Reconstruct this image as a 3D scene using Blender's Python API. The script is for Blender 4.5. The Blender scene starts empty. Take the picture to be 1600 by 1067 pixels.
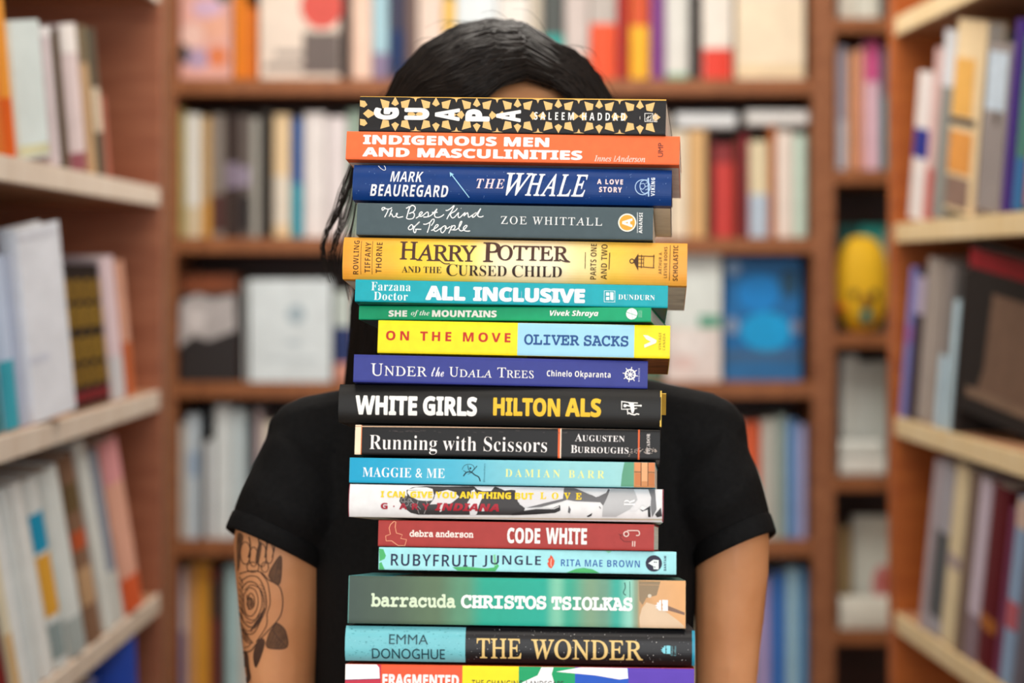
import bpy, bmesh, math, random
from mathutils import Vector, Matrix, noise
from mathutils.bvhtree import BVHTree

random.seed(7)
SC = bpy.context.scene
COL = SC.collection

# ------------------------------------------------------------------ camera, world, light, exposure
F = 3111.0          # focal length in pixels of the 1600 px wide frame (70 mm on a 36 mm sensor)
HZ = 425.0          # eye level in the frame
H = 1.45            # camera height
cam = bpy.data.cameras.new('camera')
cam.sensor_width = 36.0
cam.lens = F / 1600 * 36
cam.shift_y = (HZ - 533.5) / 1600
cam.dof.use_dof = True
cam.dof.focus_distance = 1.44
cam.dof.aperture_fstop = 3.9
cam.clip_start = 0.05
camo = bpy.data.objects.new('camera', cam)
camo.location = (0, 0, H)
camo.rotation_euler = (math.radians(90), 0, 0)
COL.objects.link(camo)
SC.camera = camo

SC.view_settings.view_transform = 'Standard'
SC.view_settings.look = 'None'
SC.view_settings.gamma = 1.0
SC.view_settings.use_curve_mapping = False
SC.view_settings.exposure = 0.0

wd = bpy.data.worlds.new('daylight')
SC.world = wd
wd.use_nodes = True
_bg = wd.node_tree.nodes['Background']
_bg.inputs[0].default_value = (0.93, 0.97, 1.0, 1)
_bg.inputs[1].default_value = 1.0


def area_light(name, loc, target, sx, sy, power, col=(1, 1, 1)):
    l = bpy.data.lights.new(name, 'AREA')
    l.shape = 'RECTANGLE'
    l.size = sx
    l.size_y = sy
    l.energy = power
    l.color = col
    o = bpy.data.objects.new(name, l)
    o.location = loc
    o.rotation_euler = (Vector(target) - Vector(loc)).to_track_quat('-Z', 'Y').to_euler()
    COL.objects.link(o)
    return o


area_light('shop_window_daylight', (0.35, -1.9, 1.9), (0.0, 1.5, 1.35), 2.6, 1.7, 62, (0.97, 0.99, 1.0))
area_light('ceiling_lamp', (0.0, 0.75, 2.74), (0.0, 0.95, 0.0), 1.0, 1.0, 12, (1.0, 0.95, 0.88))
area_light('ceiling_lamp', (0.05, 3.0, 2.74), (0.05, 3.0, 0.0), 1.2, 1.0, 38, (1.0, 0.94, 0.86))


def P(px, py, Y):
    """point that the frame pixel (px, py) shows at distance Y"""
    return Vector(((px - 800) / F * Y, Y, H - (py - HZ) / F * Y))


def ray(px, py):
    return Vector(((px - 800) / F, 1.0, -(py - HZ) / F))


# ------------------------------------------------------------------ materials
def lin(hexs):
    hexs = hexs.lstrip('#')
    r = []
    for i in (0, 2, 4):
        c = int(hexs[i:i + 2], 16) / 255
        r.append(c / 12.92 if c <= 0.04045 else ((c + 0.055) / 1.055) ** 2.4)
    return tuple(r)


_mats = {}


def mat(hexs, rough=0.5, var=0.06, scale=60.0, spec=0.35, metal=0.0, bump=0.0, stretch=None):
    key = (hexs, rough, var, scale, spec, metal, bump, stretch)
    if key in _mats:
        return _mats[key]
    m = bpy.data.materials.new('paint_' + hexs.lstrip('#'))
    m.use_nodes = True
    nt = m.node_tree
    b = nt.nodes['Principled BSDF']
    b.inputs['Roughness'].default_value = rough
    b.inputs['Specular IOR Level'].default_value = spec
    b.inputs['Metallic'].default_value = metal
    c = lin(hexs)
    tc = nt.nodes.new('ShaderNodeTexCoord')
    mp = nt.nodes.new('ShaderNodeMapping')
    if stretch:
        mp.inputs['Scale'].default_value = stretch
    nz = nt.nodes.new('ShaderNodeTexNoise')
    nz.inputs['Scale'].default_value = scale
    nz.inputs['Detail'].default_value = 4
    rp = nt.nodes.new('ShaderNodeValToRGB')
    rp.color_ramp.elements[0].position = 0.3
    rp.color_ramp.elements[1].position = 0.7
    rp.color_ramp.elements[0].color = (*[x * (1 - var) for x in c], 1)
    rp.color_ramp.elements[1].color = (*[min(1, x * (1 + var)) for x in c], 1)
    nt.links.new(tc.outputs['Object'], mp.inputs['Vector'])
    nt.links.new(mp.outputs['Vector'], nz.inputs['Vector'])
    nt.links.new(nz.outputs['Fac'], rp.inputs['Fac'])
    nt.links.new(rp.outputs['Color'], b.inputs['Base Color'])
    if bump:
        bp = nt.nodes.new('ShaderNodeBump')
        bp.inputs['Strength'].default_value = bump
        bp.inputs['Distance'].default_value = 0.002
        nt.links.new(nz.outputs['Fac'], bp.inputs['Height'])
        nt.links.new(bp.outputs['Normal'], b.inputs['Normal'])
    _mats[key] = m
    return m


def attr_mat(name, rough=0.45, spec=0.35):
    """printed colours carried by a colour attribute"""
    if name in _mats:
        return _mats[name]
    m = bpy.data.materials.new(name)
    m.use_nodes = True
    nt = m.node_tree
    b = nt.nodes['Principled BSDF']
    b.inputs['Roughness'].default_value = rough
    b.inputs['Specular IOR Level'].default_value = spec
    a = nt.nodes.new('ShaderNodeVertexColor')
    a.layer_name = 'print'
    nt.links.new(a.outputs['Color'], b.inputs['Base Color'])
    _mats[name] = m
    return m


def wood(name, c0, c1, scale=(3, 3, 40), rough=0.45):
    key = ('wood', name)
    if key in _mats:
        return _mats[key]
    m = bpy.data.materials.new(name)
    m.use_nodes = True
    nt = m.node_tree
    b = nt.nodes['Principled BSDF']
    b.inputs['Roughness'].default_value = rough
    b.inputs['Specular IOR Level'].default_value = 0.3
    tc = nt.nodes.new('ShaderNodeTexCoord')
    mp = nt.nodes.new('ShaderNodeMapping')
    mp.inputs['Scale'].default_value = scale
    nz = nt.nodes.new('ShaderNodeTexNoise')
    nz.inputs['Scale'].default_value = 2.2
    nz.inputs['Detail'].default_value = 6
    nz.inputs['Distortion'].default_value = 0.6
    rp = nt.nodes.new('ShaderNodeValToRGB')
    rp.color_ramp.elements[0].position = 0.3
    rp.color_ramp.elements[1].position = 0.72
    rp.color_ramp.elements[0].color = (*lin(c0), 1)
    rp.color_ramp.elements[1].color = (*lin(c1), 1)
    bp = nt.nodes.new('ShaderNodeBump')
    bp.inputs['Strength'].default_value = 0.12
    bp.inputs['Distance'].default_value = 0.002
    nt.links.new(tc.outputs['Object'], mp.inputs['Vector'])
    nt.links.new(mp.outputs['Vector'], nz.inputs['Vector'])
    nt.links.new(nz.outputs['Fac'], rp.inputs['Fac'])
    nt.links.new(rp.outputs['Color'], b.inputs['Base Color'])
    nt.links.new(nz.outputs['Fac'], bp.inputs['Height'])
    nt.links.new(bp.outputs['Normal'], b.inputs['Normal'])
    _mats[key] = m
    return m


PAGES = mat('e9e4da', 0.8, 0.10, 3.0, 0.15, stretch=(1, 1, 260))
PAGES_V = mat('e6dfd2', 0.8, 0.10, 3.0, 0.15, stretch=(260, 1, 1))

# ------------------------------------------------------------------ object helpers


def obj(name, verts, faces, mats, parent=None, fm=None, smooth=False):
    me = bpy.data.meshes.new(name)
    me.from_pydata([tuple(v) for v in verts], [], faces)
    for m in (mats if isinstance(mats, (list, tuple)) else [mats]):
        me.materials.append(m)
    if fm:
        me.polygons.foreach_set('material_index', fm)
    if smooth:
        me.polygons.foreach_set('use_smooth', [True] * len(me.polygons))
    me.update()
    o = bpy.data.objects.new(name, me)
    COL.objects.link(o)
    if parent:
        o.parent = parent
    return o


def empty(name, M=None):
    o = bpy.data.objects.new(name, None)
    o.empty_display_size = 0.05
    if M is not None:
        o.matrix_world = M
    COL.objects.link(o)
    return o


def tag(o, label=None, cat=None, group=None, kind=None):
    if label:
        o['label'] = label
    if cat:
        o['category'] = cat
    if group:
        o['group'] = group
    if kind:
        o['kind'] = kind
    return o


def frame(origin, X, Y, Z):
    M = Matrix.Identity(4)
    for i, a in enumerate((X, Y, Z)):
        M[0][i], M[1][i], M[2][i] = a.x, a.y, a.z
    M.translation = origin
    return M


class MB:
    """collects quads and boxes into one mesh"""

    def __init__(s):
        s.v, s.f = [], []

    def box(s, a, b, bev=0.0):
        (x0, y0, z0), (x1, y1, z1) = a, b
        if bev <= 0:
            n = len(s.v)
            s.v += [(x0, y0, z0), (x1, y0, z0), (x1, y1, z0), (x0, y1, z0), (x0, y0, z1), (x1, y0, z1), (x1, y1, z1), (x0, y1, z1)]
            s.f += [tuple(n + i for i in q) for q in ((0, 3, 2, 1), (4, 5, 6, 7), (0, 1, 5, 4), (1, 2, 6, 5), (2, 3, 7, 6), (3, 0, 4, 7))]
            return s
        bm = bmesh.new()
        bmesh.ops.create_cube(bm, size=1)
        for v in bm.verts:
            v.co = Vector(((x0 + x1) / 2 + v.co.x * (x1 - x0), (y0 + y1) / 2 + v.co.y * (y1 - y0), (z0 + z1) / 2 + v.co.z * (z1 - z0)))
        bmesh.ops.bevel(bm, geom=bm.edges[:], offset=bev, segments=2, affect='EDGES')
        s.bm(bm)
        return s

    def bm(s, bm):
        n = len(s.v)
        bm.verts.index_update()
        s.v += [v.co.to_tuple() for v in bm.verts]
        s.f += [tuple(n + v.index for v in f.verts) for f in bm.faces]
        bm.free()

    def prism(s, outline, a, b, axis='x'):
        """closed outline of 2-D points swept from a to b"""
        n = len(s.v)
        k = len(outline)
        for t in (a, b):
            for p, q in outline:
                s.v.append((t, p, q) if axis == 'x' else (p, q, t))
        for i in range(k):
            j = (i + 1) % k
            s.f.append((n + i, n + j, n + k + j, n + k + i))
        s.f.append(tuple(n + i for i in range(k)))
        s.f.append(tuple(n + k + i for i in reversed(range(k))))
        return s

    def strip(s, outer, inner, a, b, axis='x'):
        """open sheet between two matched 2-D paths, swept from a to b, with all its rims closed"""
        n = len(s.v)
        k = len(outer)
        for t in (a, b):
            for path in (outer, inner):
                for p, q in path:
                    s.v.append((t, p, q) if axis == 'x' else (p, q, t))
        A, B, C, D = n, n + k, n + 2 * k, n + 3 * k
        for i in range(k - 1):
            s.f += [(A + i, A + i + 1, C + i + 1, C + i), (B + i, D + i, D + i + 1, B + i + 1), (A + i, B + i, B + i + 1, A + i + 1), (C + i, C + i + 1, D + i + 1, D + i)]
        for i in (0, k - 1):
            s.f.append((A + i, C + i, D + i, B + i))
        return s

    def build(s, name, m, parent=None, smooth=False):
        return obj(name, s.v, s.f, m, parent, smooth=smooth)

# ------------------------------------------------------------------ the room
FLOORM = wood('worn floor boards', '7a5a43', '9a7859', (2, 14, 2), 0.5)
WALLM = mat('d8d2c6', 0.85, 0.04, 8.0, 0.2, bump=0.1)
tag(MB().box((-1.5, -2.2, -0.1), (2.0, 4.7, 0)).build('floor', FLOORM), kind='structure')
tag(MB().box((-1.5, -2.2, 2.8), (2.0, 4.7, 2.9)).build('ceiling', WALLM), kind='structure')
tag(MB().box((-1.5, 4.6, 0), (2.0, 4.7, 2.8)).build('wall_back', WALLM), kind='structure')
tag(MB().box((-1.5, -2.2, 0), (-1.4, 4.6, 2.8)).build('wall_left', WALLM), kind='structure')
tag(MB().box((1.9, -2.2, 0), (2.0, 4.6, 2.8)).build('wall_right', WALLM), kind='structure')

# ------------------------------------------------------------------ bookcases
W_BACK = wood('brown stained wood', '8a5638', 'a86f4b', (2.5, 2.5, 26))
W_BACKH = wood('brown stained shelf', '84502f', 'a2673f', (26, 2.5, 2.5))
W_SHADED = wood('shade darkened back board', '34190f', '482617', (2.5, 2.5, 20))  # back board coloured darker to deepen the shade behind the books
W_SIDE = wood('red brown side panel', '8f553c', 'a96d50', (2.5, 2.5, 18))
W_ORANGE = wood('orange brown side panel', 'a4521f', 'bd6a2e', (2.5, 2.5, 18))
W_TAN = wood('tan shelf board', '9c6f51', 'b78a68', (26, 2.5, 2.5))
W_EDGE_LIT = wood('lit pale shelf edge', 'd9c8b6', 'ece2d4', (20, 2, 2), 0.35)  # light on the shelf fronts put into a paler wood colour
W_CREAM_LIT = wood('lit cream shelf edge', 'e2c690', 'f2dfb6', (20, 2, 2), 0.35)  # same for the other corridor case: bright lit edge as cream colour


def bookcase(label, M, width, depth, height, shelf_tops, thick, mw, mshelf, mback, edge=None, side=0.03, far_mat=None):
    """local x along the front, y into the case, z up; origin at the front foot of one end"""
    e = empty('bookcase', M)
    tag(e, label, 'bookcase')
    MB().box((0, 0, 0), (side, depth, height), 0.0015).build('side_panel', far_mat or mw, e)
    MB().box((width - side, 0, 0), (width, depth, height), 0.0015).build('side_panel', mw, e)
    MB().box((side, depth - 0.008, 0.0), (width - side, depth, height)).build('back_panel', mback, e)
    MB().box((side, 0.02, 0), (width - side, 0.04, 0.08)).build('plinth', mw, e)
    for z in shelf_tops:
        s = MB().box((side, 0.006, z - thick), (width - side, depth - 0.008, z), 0.001).build('shelf', mshelf, e)
        MB().box((side, 0.0, z - thick), (width - side, 0.006, z), 0.0012).build('edge_strip', edge or mshelf, s)
    return e


YB = 4.10
zb = lambda py, Y=YB: H - (py - HZ) / F * Y
B1 = [zb(-120), zb(123), zb(371), zb(597), zb(845), zb(1092)]
X0 = (258 - 800) / F * YB
X1 = (1287 - 800) / F * YB
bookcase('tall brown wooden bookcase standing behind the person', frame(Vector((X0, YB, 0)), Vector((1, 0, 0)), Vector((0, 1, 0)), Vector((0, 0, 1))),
         X1 - X0, 0.30, 2.3, B1 + [0.22], 0.033, W_BACK, W_BACKH, W_SHADED, side=0.022)
B2 = [zb(-190), zb(28), zb(265), zb(520), zb(745), zb(985)]
X2 = X1 + 0.001
bookcase('brown wooden bookcase joined to the end of the one behind the person', frame(Vector((X2, YB, 0)), Vector((1, 0, 0)), Vector((0, 1, 0)), Vector((0, 0, 1))),
         0.80, 0.30, 2.3, B2 + [0.25], 0.03, W_BACK, W_BACKH, W_SHADED, side=0.022)

# corridor bookcase beside the tattooed arm: local x runs from its far end towards the camera
dl = Vector((80 / F, 1, 0)).normalized()
AL = Vector(((250 - 800) / F * 3.14, 3.14, 0))
ML = frame(AL + dl * 0.03, -dl, Vector((-dl.y, dl.x, 0)), Vector((0, 0, 1)))
LZ = [H - (py - HZ) / F * 3.14 for py in (-24, 293, 610, 927)] + [0.623, 0.303]
bookcase('bookcase with pale shelf edges beside the tattooed arm', ML, 1.5, 0.30, 2.25, LZ, 0.03, W_SIDE, W_TAN, W_SHADED, W_EDGE_LIT)
dr = Vector((-180 / F, 1, 0)).normalized()
AR = Vector(((1398 - 800) / F * 3.258, 3.258, 0))
MR = frame(AR + dr * 0.045, -dr, Vector((dr.y, -dr.x, 0)), Vector((0, 0, 1)))
RZ = [H - (py - HZ) / F * 3.2 for py in (20, 348, 655, 966)] + [0.575, 0.255]
bookcase('bookcase with cream shelf edges and orange brown end panel beside the bare arm', MR, 1.46, 0.30, 2.25, RZ, 0.031, W_ORANGE, W_TAN, W_SHADED, W_CREAM_LIT, side=0.045)


# ------------------------------------------------------------------ books on the shelves
_label_seen = {}


def shelf_book(A, R, D, U, w, h, depth, hexs, label, group, bands=(), art=(), face_out=False, rough=0.5, name='book'):
    """A: bottom corner at the spine, R across the thickness, D towards the fore-edge, U up. bands on the spine, art on the R+ cover."""
    ct = 0.0016 if w > 0.012 else 0.001
    o = 0.003
    k = 6
    e = min(0.004, w * 0.25)
    outer, inner = [(0, depth), (0, e)], [(ct, depth), (ct, e)]
    for i in range(1, k):
        t = i / k
        outer.append((w * t, e * (abs(2 * t - 1) ** 3)))
        inner.append((ct + (w - 2 * ct) * t, ct + e * (abs(2 * t - 1) ** 3)))
    outer += [(w, e), (w, depth)]
    inner += [(w - ct, e), (w - ct, depth)]
    cov = MB().strip(outer, inner, 0, h, 'z').build(name, mat(hexs, rough, 0.07, 25.0))
    cov.matrix_world = frame(A, R, D, U)
    n = _label_seen.get(label, 0)
    _label_seen[label] = n + 1
    tag(cov, label, 'book', group)
    MB().box((ct * 1.05, ct + e, o), (w - ct * 1.05, depth - o, h - o)).build('page_block', PAGES_V, cov)
    for band in bands:
        z0, z1, hx = band[:3]
        mg = band[3] if len(band) > 3 else 0.015
        path = [(w * (mg + (1 - 2 * mg) * i / 8), e * (abs(2 * (mg + (1 - 2 * mg) * i / 8) - 1) ** 3) - 0.0003) for i in range(9)]
        MB().strip(path, [(p, q + 0.0002) for p, q in path], z0 * h, z1 * h, 'z').build('spine_print', mat(hx, rough, 0.07, 25.0), cov)
    for i, (poly, hx) in enumerate(art):
        # printed shapes on the cover that faces -R: (depth fraction, height fraction)
        x = -0.0004 - 0.0001 * i
        obj('cover_print', [(x, p * depth, q * h) for p, q in poly], [tuple(range(len(poly)))], mat(hx, rough, 0.10, 40.0), cov)
    return cov


def disc(cx, cy, rx, ry, n=24, a0=0.0):
    return [(cx + rx * math.cos(a0 + 2 * math.pi * i / n), cy + ry * math.sin(a0 + 2 * math.pi * i / n)) for i in range(n)]


def rect(x0, y0, x1, y1):
    return [(x0, y0), (x1, y0), (x1, y1), (x0, y1)]


EX, EY, EZ = Vector((1, 0, 0)), Vector((0, 1, 0)), Vector((0, 0, 1))


def label_for(desc, i, row, where):
    """say what stands next to it in the row"""
    ref = lambda r: (r[6].get('ref') if len(r) > 6 else None) or r[4]
    prev = ref(row[i - 1]) if i > 0 else None
    nxt = ref(row[i + 1]) if i + 1 < len(row) else None
    tries = []
    if prev and nxt:
        tries.append('%s between the %s and the %s, %s' % (desc, prev, nxt, where))
    for q in (prev, nxt):
        if q:
            tries.append('%s next to the %s, %s' % (desc, q, where))
            tries.append('%s by the %s, %s' % (desc, q, where))
    tries.append('%s, %s' % (desc, where))
    for t in tries:
        if len(t.split()) <= 16:
            return t
    return tries[-1]


def back_row(zs, rows, where, group, Yf):
    """rows: (x0, x1, ytop, colour, description, bands) spine-out; face-out covers carry a dict of options"""
    for i, r in enumerate(rows):
        x0, x1, yt, hx, desc = r[:5]
        bands = r[5] if len(r) > 5 else ()
        opt = r[6] if len(r) > 6 else {}
        Y = Yf + opt.get('dy', 0.03)
        a, b = (x0 - 800) / F * Y, (x1 - 800) / F * Y
        h = H - (yt - HZ) / F * Y - zs
        d = opt.get('desc', desc)
        lab = opt.get('label') or label_for(d + ' book' if 'book' not in d else d, i, rows, where)
        if opt.get('face'):
            # cover faces the camera: spine on the -X edge
            t = opt.get('t', 0.025)
            shelf_book(Vector((a, Y, zs + 0.0005)), EY, EX, EZ, t, h, b - a - 0.002, hx, lab, group, (), opt.get('art', ()), True)
        else:
            shelf_book(Vector((a, Y + random.uniform(0, 0.012), zs + 0.0005)), EX, EY, EZ, b - a - 0.0015, h, opt.get('depth', random.uniform(0.13, 0.16)), hx, lab, group, bands)


back_row(B1[1], [
    (280, 362, -40, 'e8b0a4', 'pink flowered cover', (), dict(face=True, art=[(disc(.25, .42, .22, .12), 'f0c8bc'), (disc(.7, .5, .25, .13), 'efb39a'), (disc(.35, .2, .25, .1), 'b9a0bd'), (disc(.75, .22, .2, .1), 'e2814f'), (disc(.1, .25, .09, .09), '2d3a3a'), (disc(.55, .68, .3, .09), 'd9b6d0'), (disc(.85, .8, .14, .07), '2f5a42')])),
    (365, 383, -10, 'ef8a1e', 'bright orange'),
    (383, 402, 10, 'd9741c', 'darker orange'),
    (404, 532, -60, 'ecdccd', 'pale cover with a red ball', (), dict(face=True, art=[(disc(.78, .62, .26, .19), 'd8574c'), (rect(.08, .08, .9, .14), '8f857f'), (rect(.2, .19, .95, .25), 'a79c95'), (rect(.55, .05, 1, .4), '6d625e')])),
    (534, 548, -10, '3b2b29', 'black'),
    (549, 581, -20, 'eecdb9', 'peach'),
    (582, 607, -15, 'a9cfdc', 'pale blue', [(0, .3, '8a7b9a')]),
    (608, 633, -30, '3a3a52', 'navy', [(.1, .5, '16305f')]),
    (634, 652, -12, '77635e', 'taupe'),
    (653, 692, -25, 'e5d0c2', 'beige'),
    (693, 712, -5, 'f0c45f', 'yellow'),
    (713, 778, -30, 'dde6ea', 'broad white'),
    (779, 828, -8, 'e8e3dc', 'ivory'),
    (829, 848, -20, 'c9bfae', 'putty'),
    (849, 882, -15, '4d5250', 'grey', [(.25, .5, '1fa39b')]),
    (883, 921, -10, 'c9bdb8', 'light grey', [(.05, .3, 'd8a693')]),
    (922, 964, -35, 'b9b1ab', 'grey and orange', [(.0, .55, 'e8542a')]),
    (965, 984, -22, 'a8231f', 'dark red'),
    (985, 1016, -12, 'f0b32a', 'amber', [(.62, 1, 'd2542a')]),
    (1017, 1040, -25, '7d3f86', 'purple'),
    (1041, 1078, -30, 'dcdcd6', 'white with green foot', [(0, .07, '7fb79b')]),
    (1079, 1097, -8, '2b2422', 'thin black'),
    (1098, 1146, -25, 'e9e2d8', 'white and red', [(.0, .33, 'e0402e')]),
    (1150, 1258, -55, 'f1e0c4', 'broad cream cover', (), dict(face=True, art=[(rect(.02, .72, .98, .98), 'f0d7d2'), (rect(.02, .04, .98, .12), 'e6cfa6')])),
], 'shelf level with the hair', 'books on the back shelf behind the hair', YB)

back_row(B1[2], [
    (280, 288, 170, 'c9c37a', 'olive yellow'),
    (289, 313, 178, 'e6e6de', 'white', [(0, .25, 'd8c9a8')]),
    (314, 329, 182, 'd9a04c', 'tan orange', [(.3, 1, 'c9a878')]),
    (330, 350, 178, '8b827a', 'grey brown', [(.05, .35, '54302c')]),
    (351, 373, 176, '3b2c27', 'dark brown', [(.4, .6, '8c7f92')]),
    (374, 390, 180, '6c625d', 'slate', [(.42, .58, 'a397ad'), (.05, .35, '2f2a2c')]),
    (391, 406, 184, 'a5a39b', 'light grey'),
    (407, 424, 172, '2f2924', 'black'),
    (426, 453, 178, 'ecd0a4', 'cream', [(.1, .5, 'e6dccb')]),
    (454, 473, 184, '2a5a9c', 'blue', [(0, .45, '2f9fb5')]),
    (474, 508, 176, 'ebe5e3', 'broad white'),
    (509, 541, 182, 'e7dfe0', 'pinkish white'),
    (542, 566, 172, '9eb5a6', 'sage'),
    (568, 602, 180, 'b8875c', 'caramel'),
    (604, 650, 176, '35506b', 'steel blue'),
    (652, 700, 182, 'c9b79a', 'sand'),
    (702, 760, 178, '7d3c35', 'brick red'),
    (762, 820, 176, 'dad4c8', 'stone'),
    (822, 880, 182, '46584b', 'forest green'),
    (882, 940, 176, 'c69a4a', 'mustard'),
    (942, 1000, 180, '8d93a0', 'blue grey'),
    (1002, 1046, 178, 'd8cdc0', 'oatmeal'),
    (1048, 1076, 205, 'efe0c6', 'buttermilk'),
    (1077, 1105, 203, 'dcb27a', 'honey tan'),
    (1106, 1116, 210, '4e1f22', 'maroon'),
    (1117, 1150, 225, 'c9403a', 'red', [(.8, 1, '8a2f31')]),
    (1151, 1158, 215, '6b3a2c', 'thin brown'),
    (1159, 1171, 210, '8c2434', 'crimson'),
    (1172, 1203, 220, 'e3d6b2', 'cream and blue', [(0, .45, 'b9cbdc')]),
    (1204, 1214, 197, 'c2703a', 'rust'),
    (1215, 1240, 205, 'f0e3d8', 'milk white'),
    (1241, 1262, 210, 'c9e0d2', 'mint'),
], 'second shelf of the back bookcase', 'books on the second back shelf', YB)

# papers lying flat along the top of that row
for (xa, xb, dz, hx, lab) in ((1056, 1150, 0.0, 'e9edf0', 'white booklet lying flat on top of the buttermilk and honey tan books'),
                              (1166, 1262, 0.0, 'f1f1ef', 'white booklet lying flat on top of the rust and mint books')):
    Y = YB + 0.035
    zt = H - ((200 if xa < 1100 else 196) - HZ) / F * Y + 0.001
    a, b = (xa - 800) / F * Y, (xb - 800) / F * Y
    shelf_book(Vector((a, Y, zt + 0.030)), -EZ, EY, EX, 0.029, b - a, 0.13, hx, lab, 'booklets lying on the second back shelf')

back_row(B1[3], [
    (280, 372, 458, '2c2727', 'black cover with a white splash', (), dict(face=True, art=[([(.0, .38), (.25, .52), (.5, .46), (.98, .58), (.96, .98), (.6, .93), (.3, .99), (.02, .9)], 'b7b2b2'), ([(.1, .6), (.4, .55), (.5, .8), (.15, .85)], 'd2cdcd')], dy=0.02)),
    (381, 386, 440, 'e6ecec', 'thin pale spine'),
    (388, 518, 437, 'dfeaee', 'large pale blue cover', (), dict(face=True, t=0.02, dy=0.004, art=[(disc(.58, .66, .11, .09), 'a9bcc6'), (rect(.2, .2, .85, .24), 'cfdbe0'), (disc(.55, .38, .1, .03), 'c3d2da')])),
    (521, 549, 455, '27386b', 'navy blue', [(.6, 1, 'c9d5cf'), (.0, .2, 'd79a86')]),
    (551, 610, 450, 'c98f7c', 'dusty pink'),
    (612, 690, 455, '536d83', 'denim blue'),
    (692, 770, 448, 'cdbb98', 'khaki'),
    (772, 850, 452, '863f39', 'brick'),
    (852, 940, 446, 'dcd8cf', 'off white'),
    (942, 1036, 454, '5b7a68', 'moss green'),
    (1040, 1128, 398, 'e4ece8', 'tall white and green cover', (), dict(face=True, art=[(rect(.0, .0, .98, .42), 'eadfda'), (disc(.45, .3, .3, .12), 'f6eeea'), (rect(.6, .42, .98, .52), '5aa58a'), (disc(.3, .15, .25, .06), 'e9cfc9')])),
    (1131, 1253, 404, '1d6fb0', 'bright blue cover', (), dict(face=True, dy=0.05, art=[(rect(.0, .0, 1, .16), '2c6fa8'), (rect(.0, .17, 1, .24), '46688c'), (disc(.55, .4, .33, .16), '10a5e6'), (disc(.45, .72, .28, .16), '1488d8'), (disc(.85, .8, .12, .12), '23506e'), (disc(.1, .45, .1, .07), '8297b5'), (disc(.93, .44, .07, .06), '7b83a0'), (disc(.12, .92, .1, .06), '8fb0d6')])),
], 'third shelf of the back bookcase', 'books on the third back shelf', YB)
# a box lying on top of the black cover's neighbour
tag(MB().box(((285 - 800) / F * 4.16, 4.15, B1[3] + 0.0005), ((372 - 800) / F * 4.16, 4.30, H - (428 - HZ) / F * 4.16), 0.003).build('storage_box', mat('8a4a2a', 0.4, 0.5, 9.0)),
    'brown box with an orange patch standing behind the black and white cover', 'box')

back_row(B1[4], [
    (280, 290, 662, 'd8d2c6', 'ivory'),
    (291, 311, 648, 'cfe0ec', 'ice blue', [(.5, .7, 'a9c2dc')]),
    (312, 318, 680, '3a3333', 'thin black'),
    (319, 333, 690, 'dfe6ea', 'low white'),
    (335, 362, 634, 'dfe8ea', 'tall white'),
    (363, 384, 640, 'cddde2', 'pale aqua'),
    (385, 396, 652, '3d4a50', 'charcoal'),
    (397, 410, 640, 'c4b4b6', 'mauve grey'),
    (411, 440, 660, 'efe6d4', 'cream'),
    (442, 500, 650, '7d8c99', 'dove grey'),
    (502, 560, 645, 'c4a27a', 'biscuit'),
    (562, 640, 655, '61433c', 'chestnut'),
    (642, 720, 648, 'bfc9c4', 'pale sage'),
    (722, 800, 652, '3c5573', 'indigo'),
    (802, 880, 650, 'd4c3a2', 'straw'),
    (882, 960, 646, '8a3b35', 'oxblood'),
    (962, 1040, 654, 'a9b4bd', 'silver grey'),
    (1042, 1120, 648, '52684f', 'fern green'),
    (1122, 1160, 656, 'd9d5c8', 'chalk'),
    (1162, 1190, 660, 'e2653c', 'orange red'),
    (1191, 1213, 655, 'c9c8bf', 'beige grey'),
    (1214, 1230, 650, '9fb3ae', 'grey green'),
    (1231, 1247, 656, '6f9fd6', 'sky blue'),
    (1248, 1262, 664, 'b3b4dd', 'lilac'),
], 'fourth shelf of the back bookcase', 'books on the fourth back shelf', YB)

back_row(B1[5], [
    (280, 290, 890, 'd4d0dc', 'lilac white', [(.0, .5, '8f8db4')]),
    (291, 303, 884, 'e5b27a', 'apricot'),
    (304, 327, 880, 'e2a23a', 'orange yellow'),
    (328, 341, 888, '7a2f2c', 'wine red', [(.6, .9, '3c2a2a')]),
    (342, 352, 892, '5c5048', 'umber'),
    (353, 372, 884, 'b5d8dc', 'pale turquoise'),
    (374, 430, 890, 'd9d4cc', 'pearl grey'),
    (432, 560, 884, 'c9b083', 'broad sand'),
    (562, 700, 890, '5a4b48', 'broad walnut'),
    (702, 840, 882, 'b9c4bd', 'broad pale sage'),
    (842, 980, 890, '43587a', 'broad indigo'),
    (982, 1118, 886, 'd6cab0', 'broad straw'),
    (1120, 1182, 890, '8b97a4', 'pewter'),
    (1184, 1205, 905, 'b9a9dc', 'lavender'),
    (1206, 1229, 896, '3f78c8', 'royal blue'),
    (1230, 1248, 888, 'a8d3e8', 'light blue'),
    (1249, 1264, 890, '6fa8d8', 'azure'),
], 'lowest visible shelf of the back bookcase', 'books on the lowest visible back shelf', YB)

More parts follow.
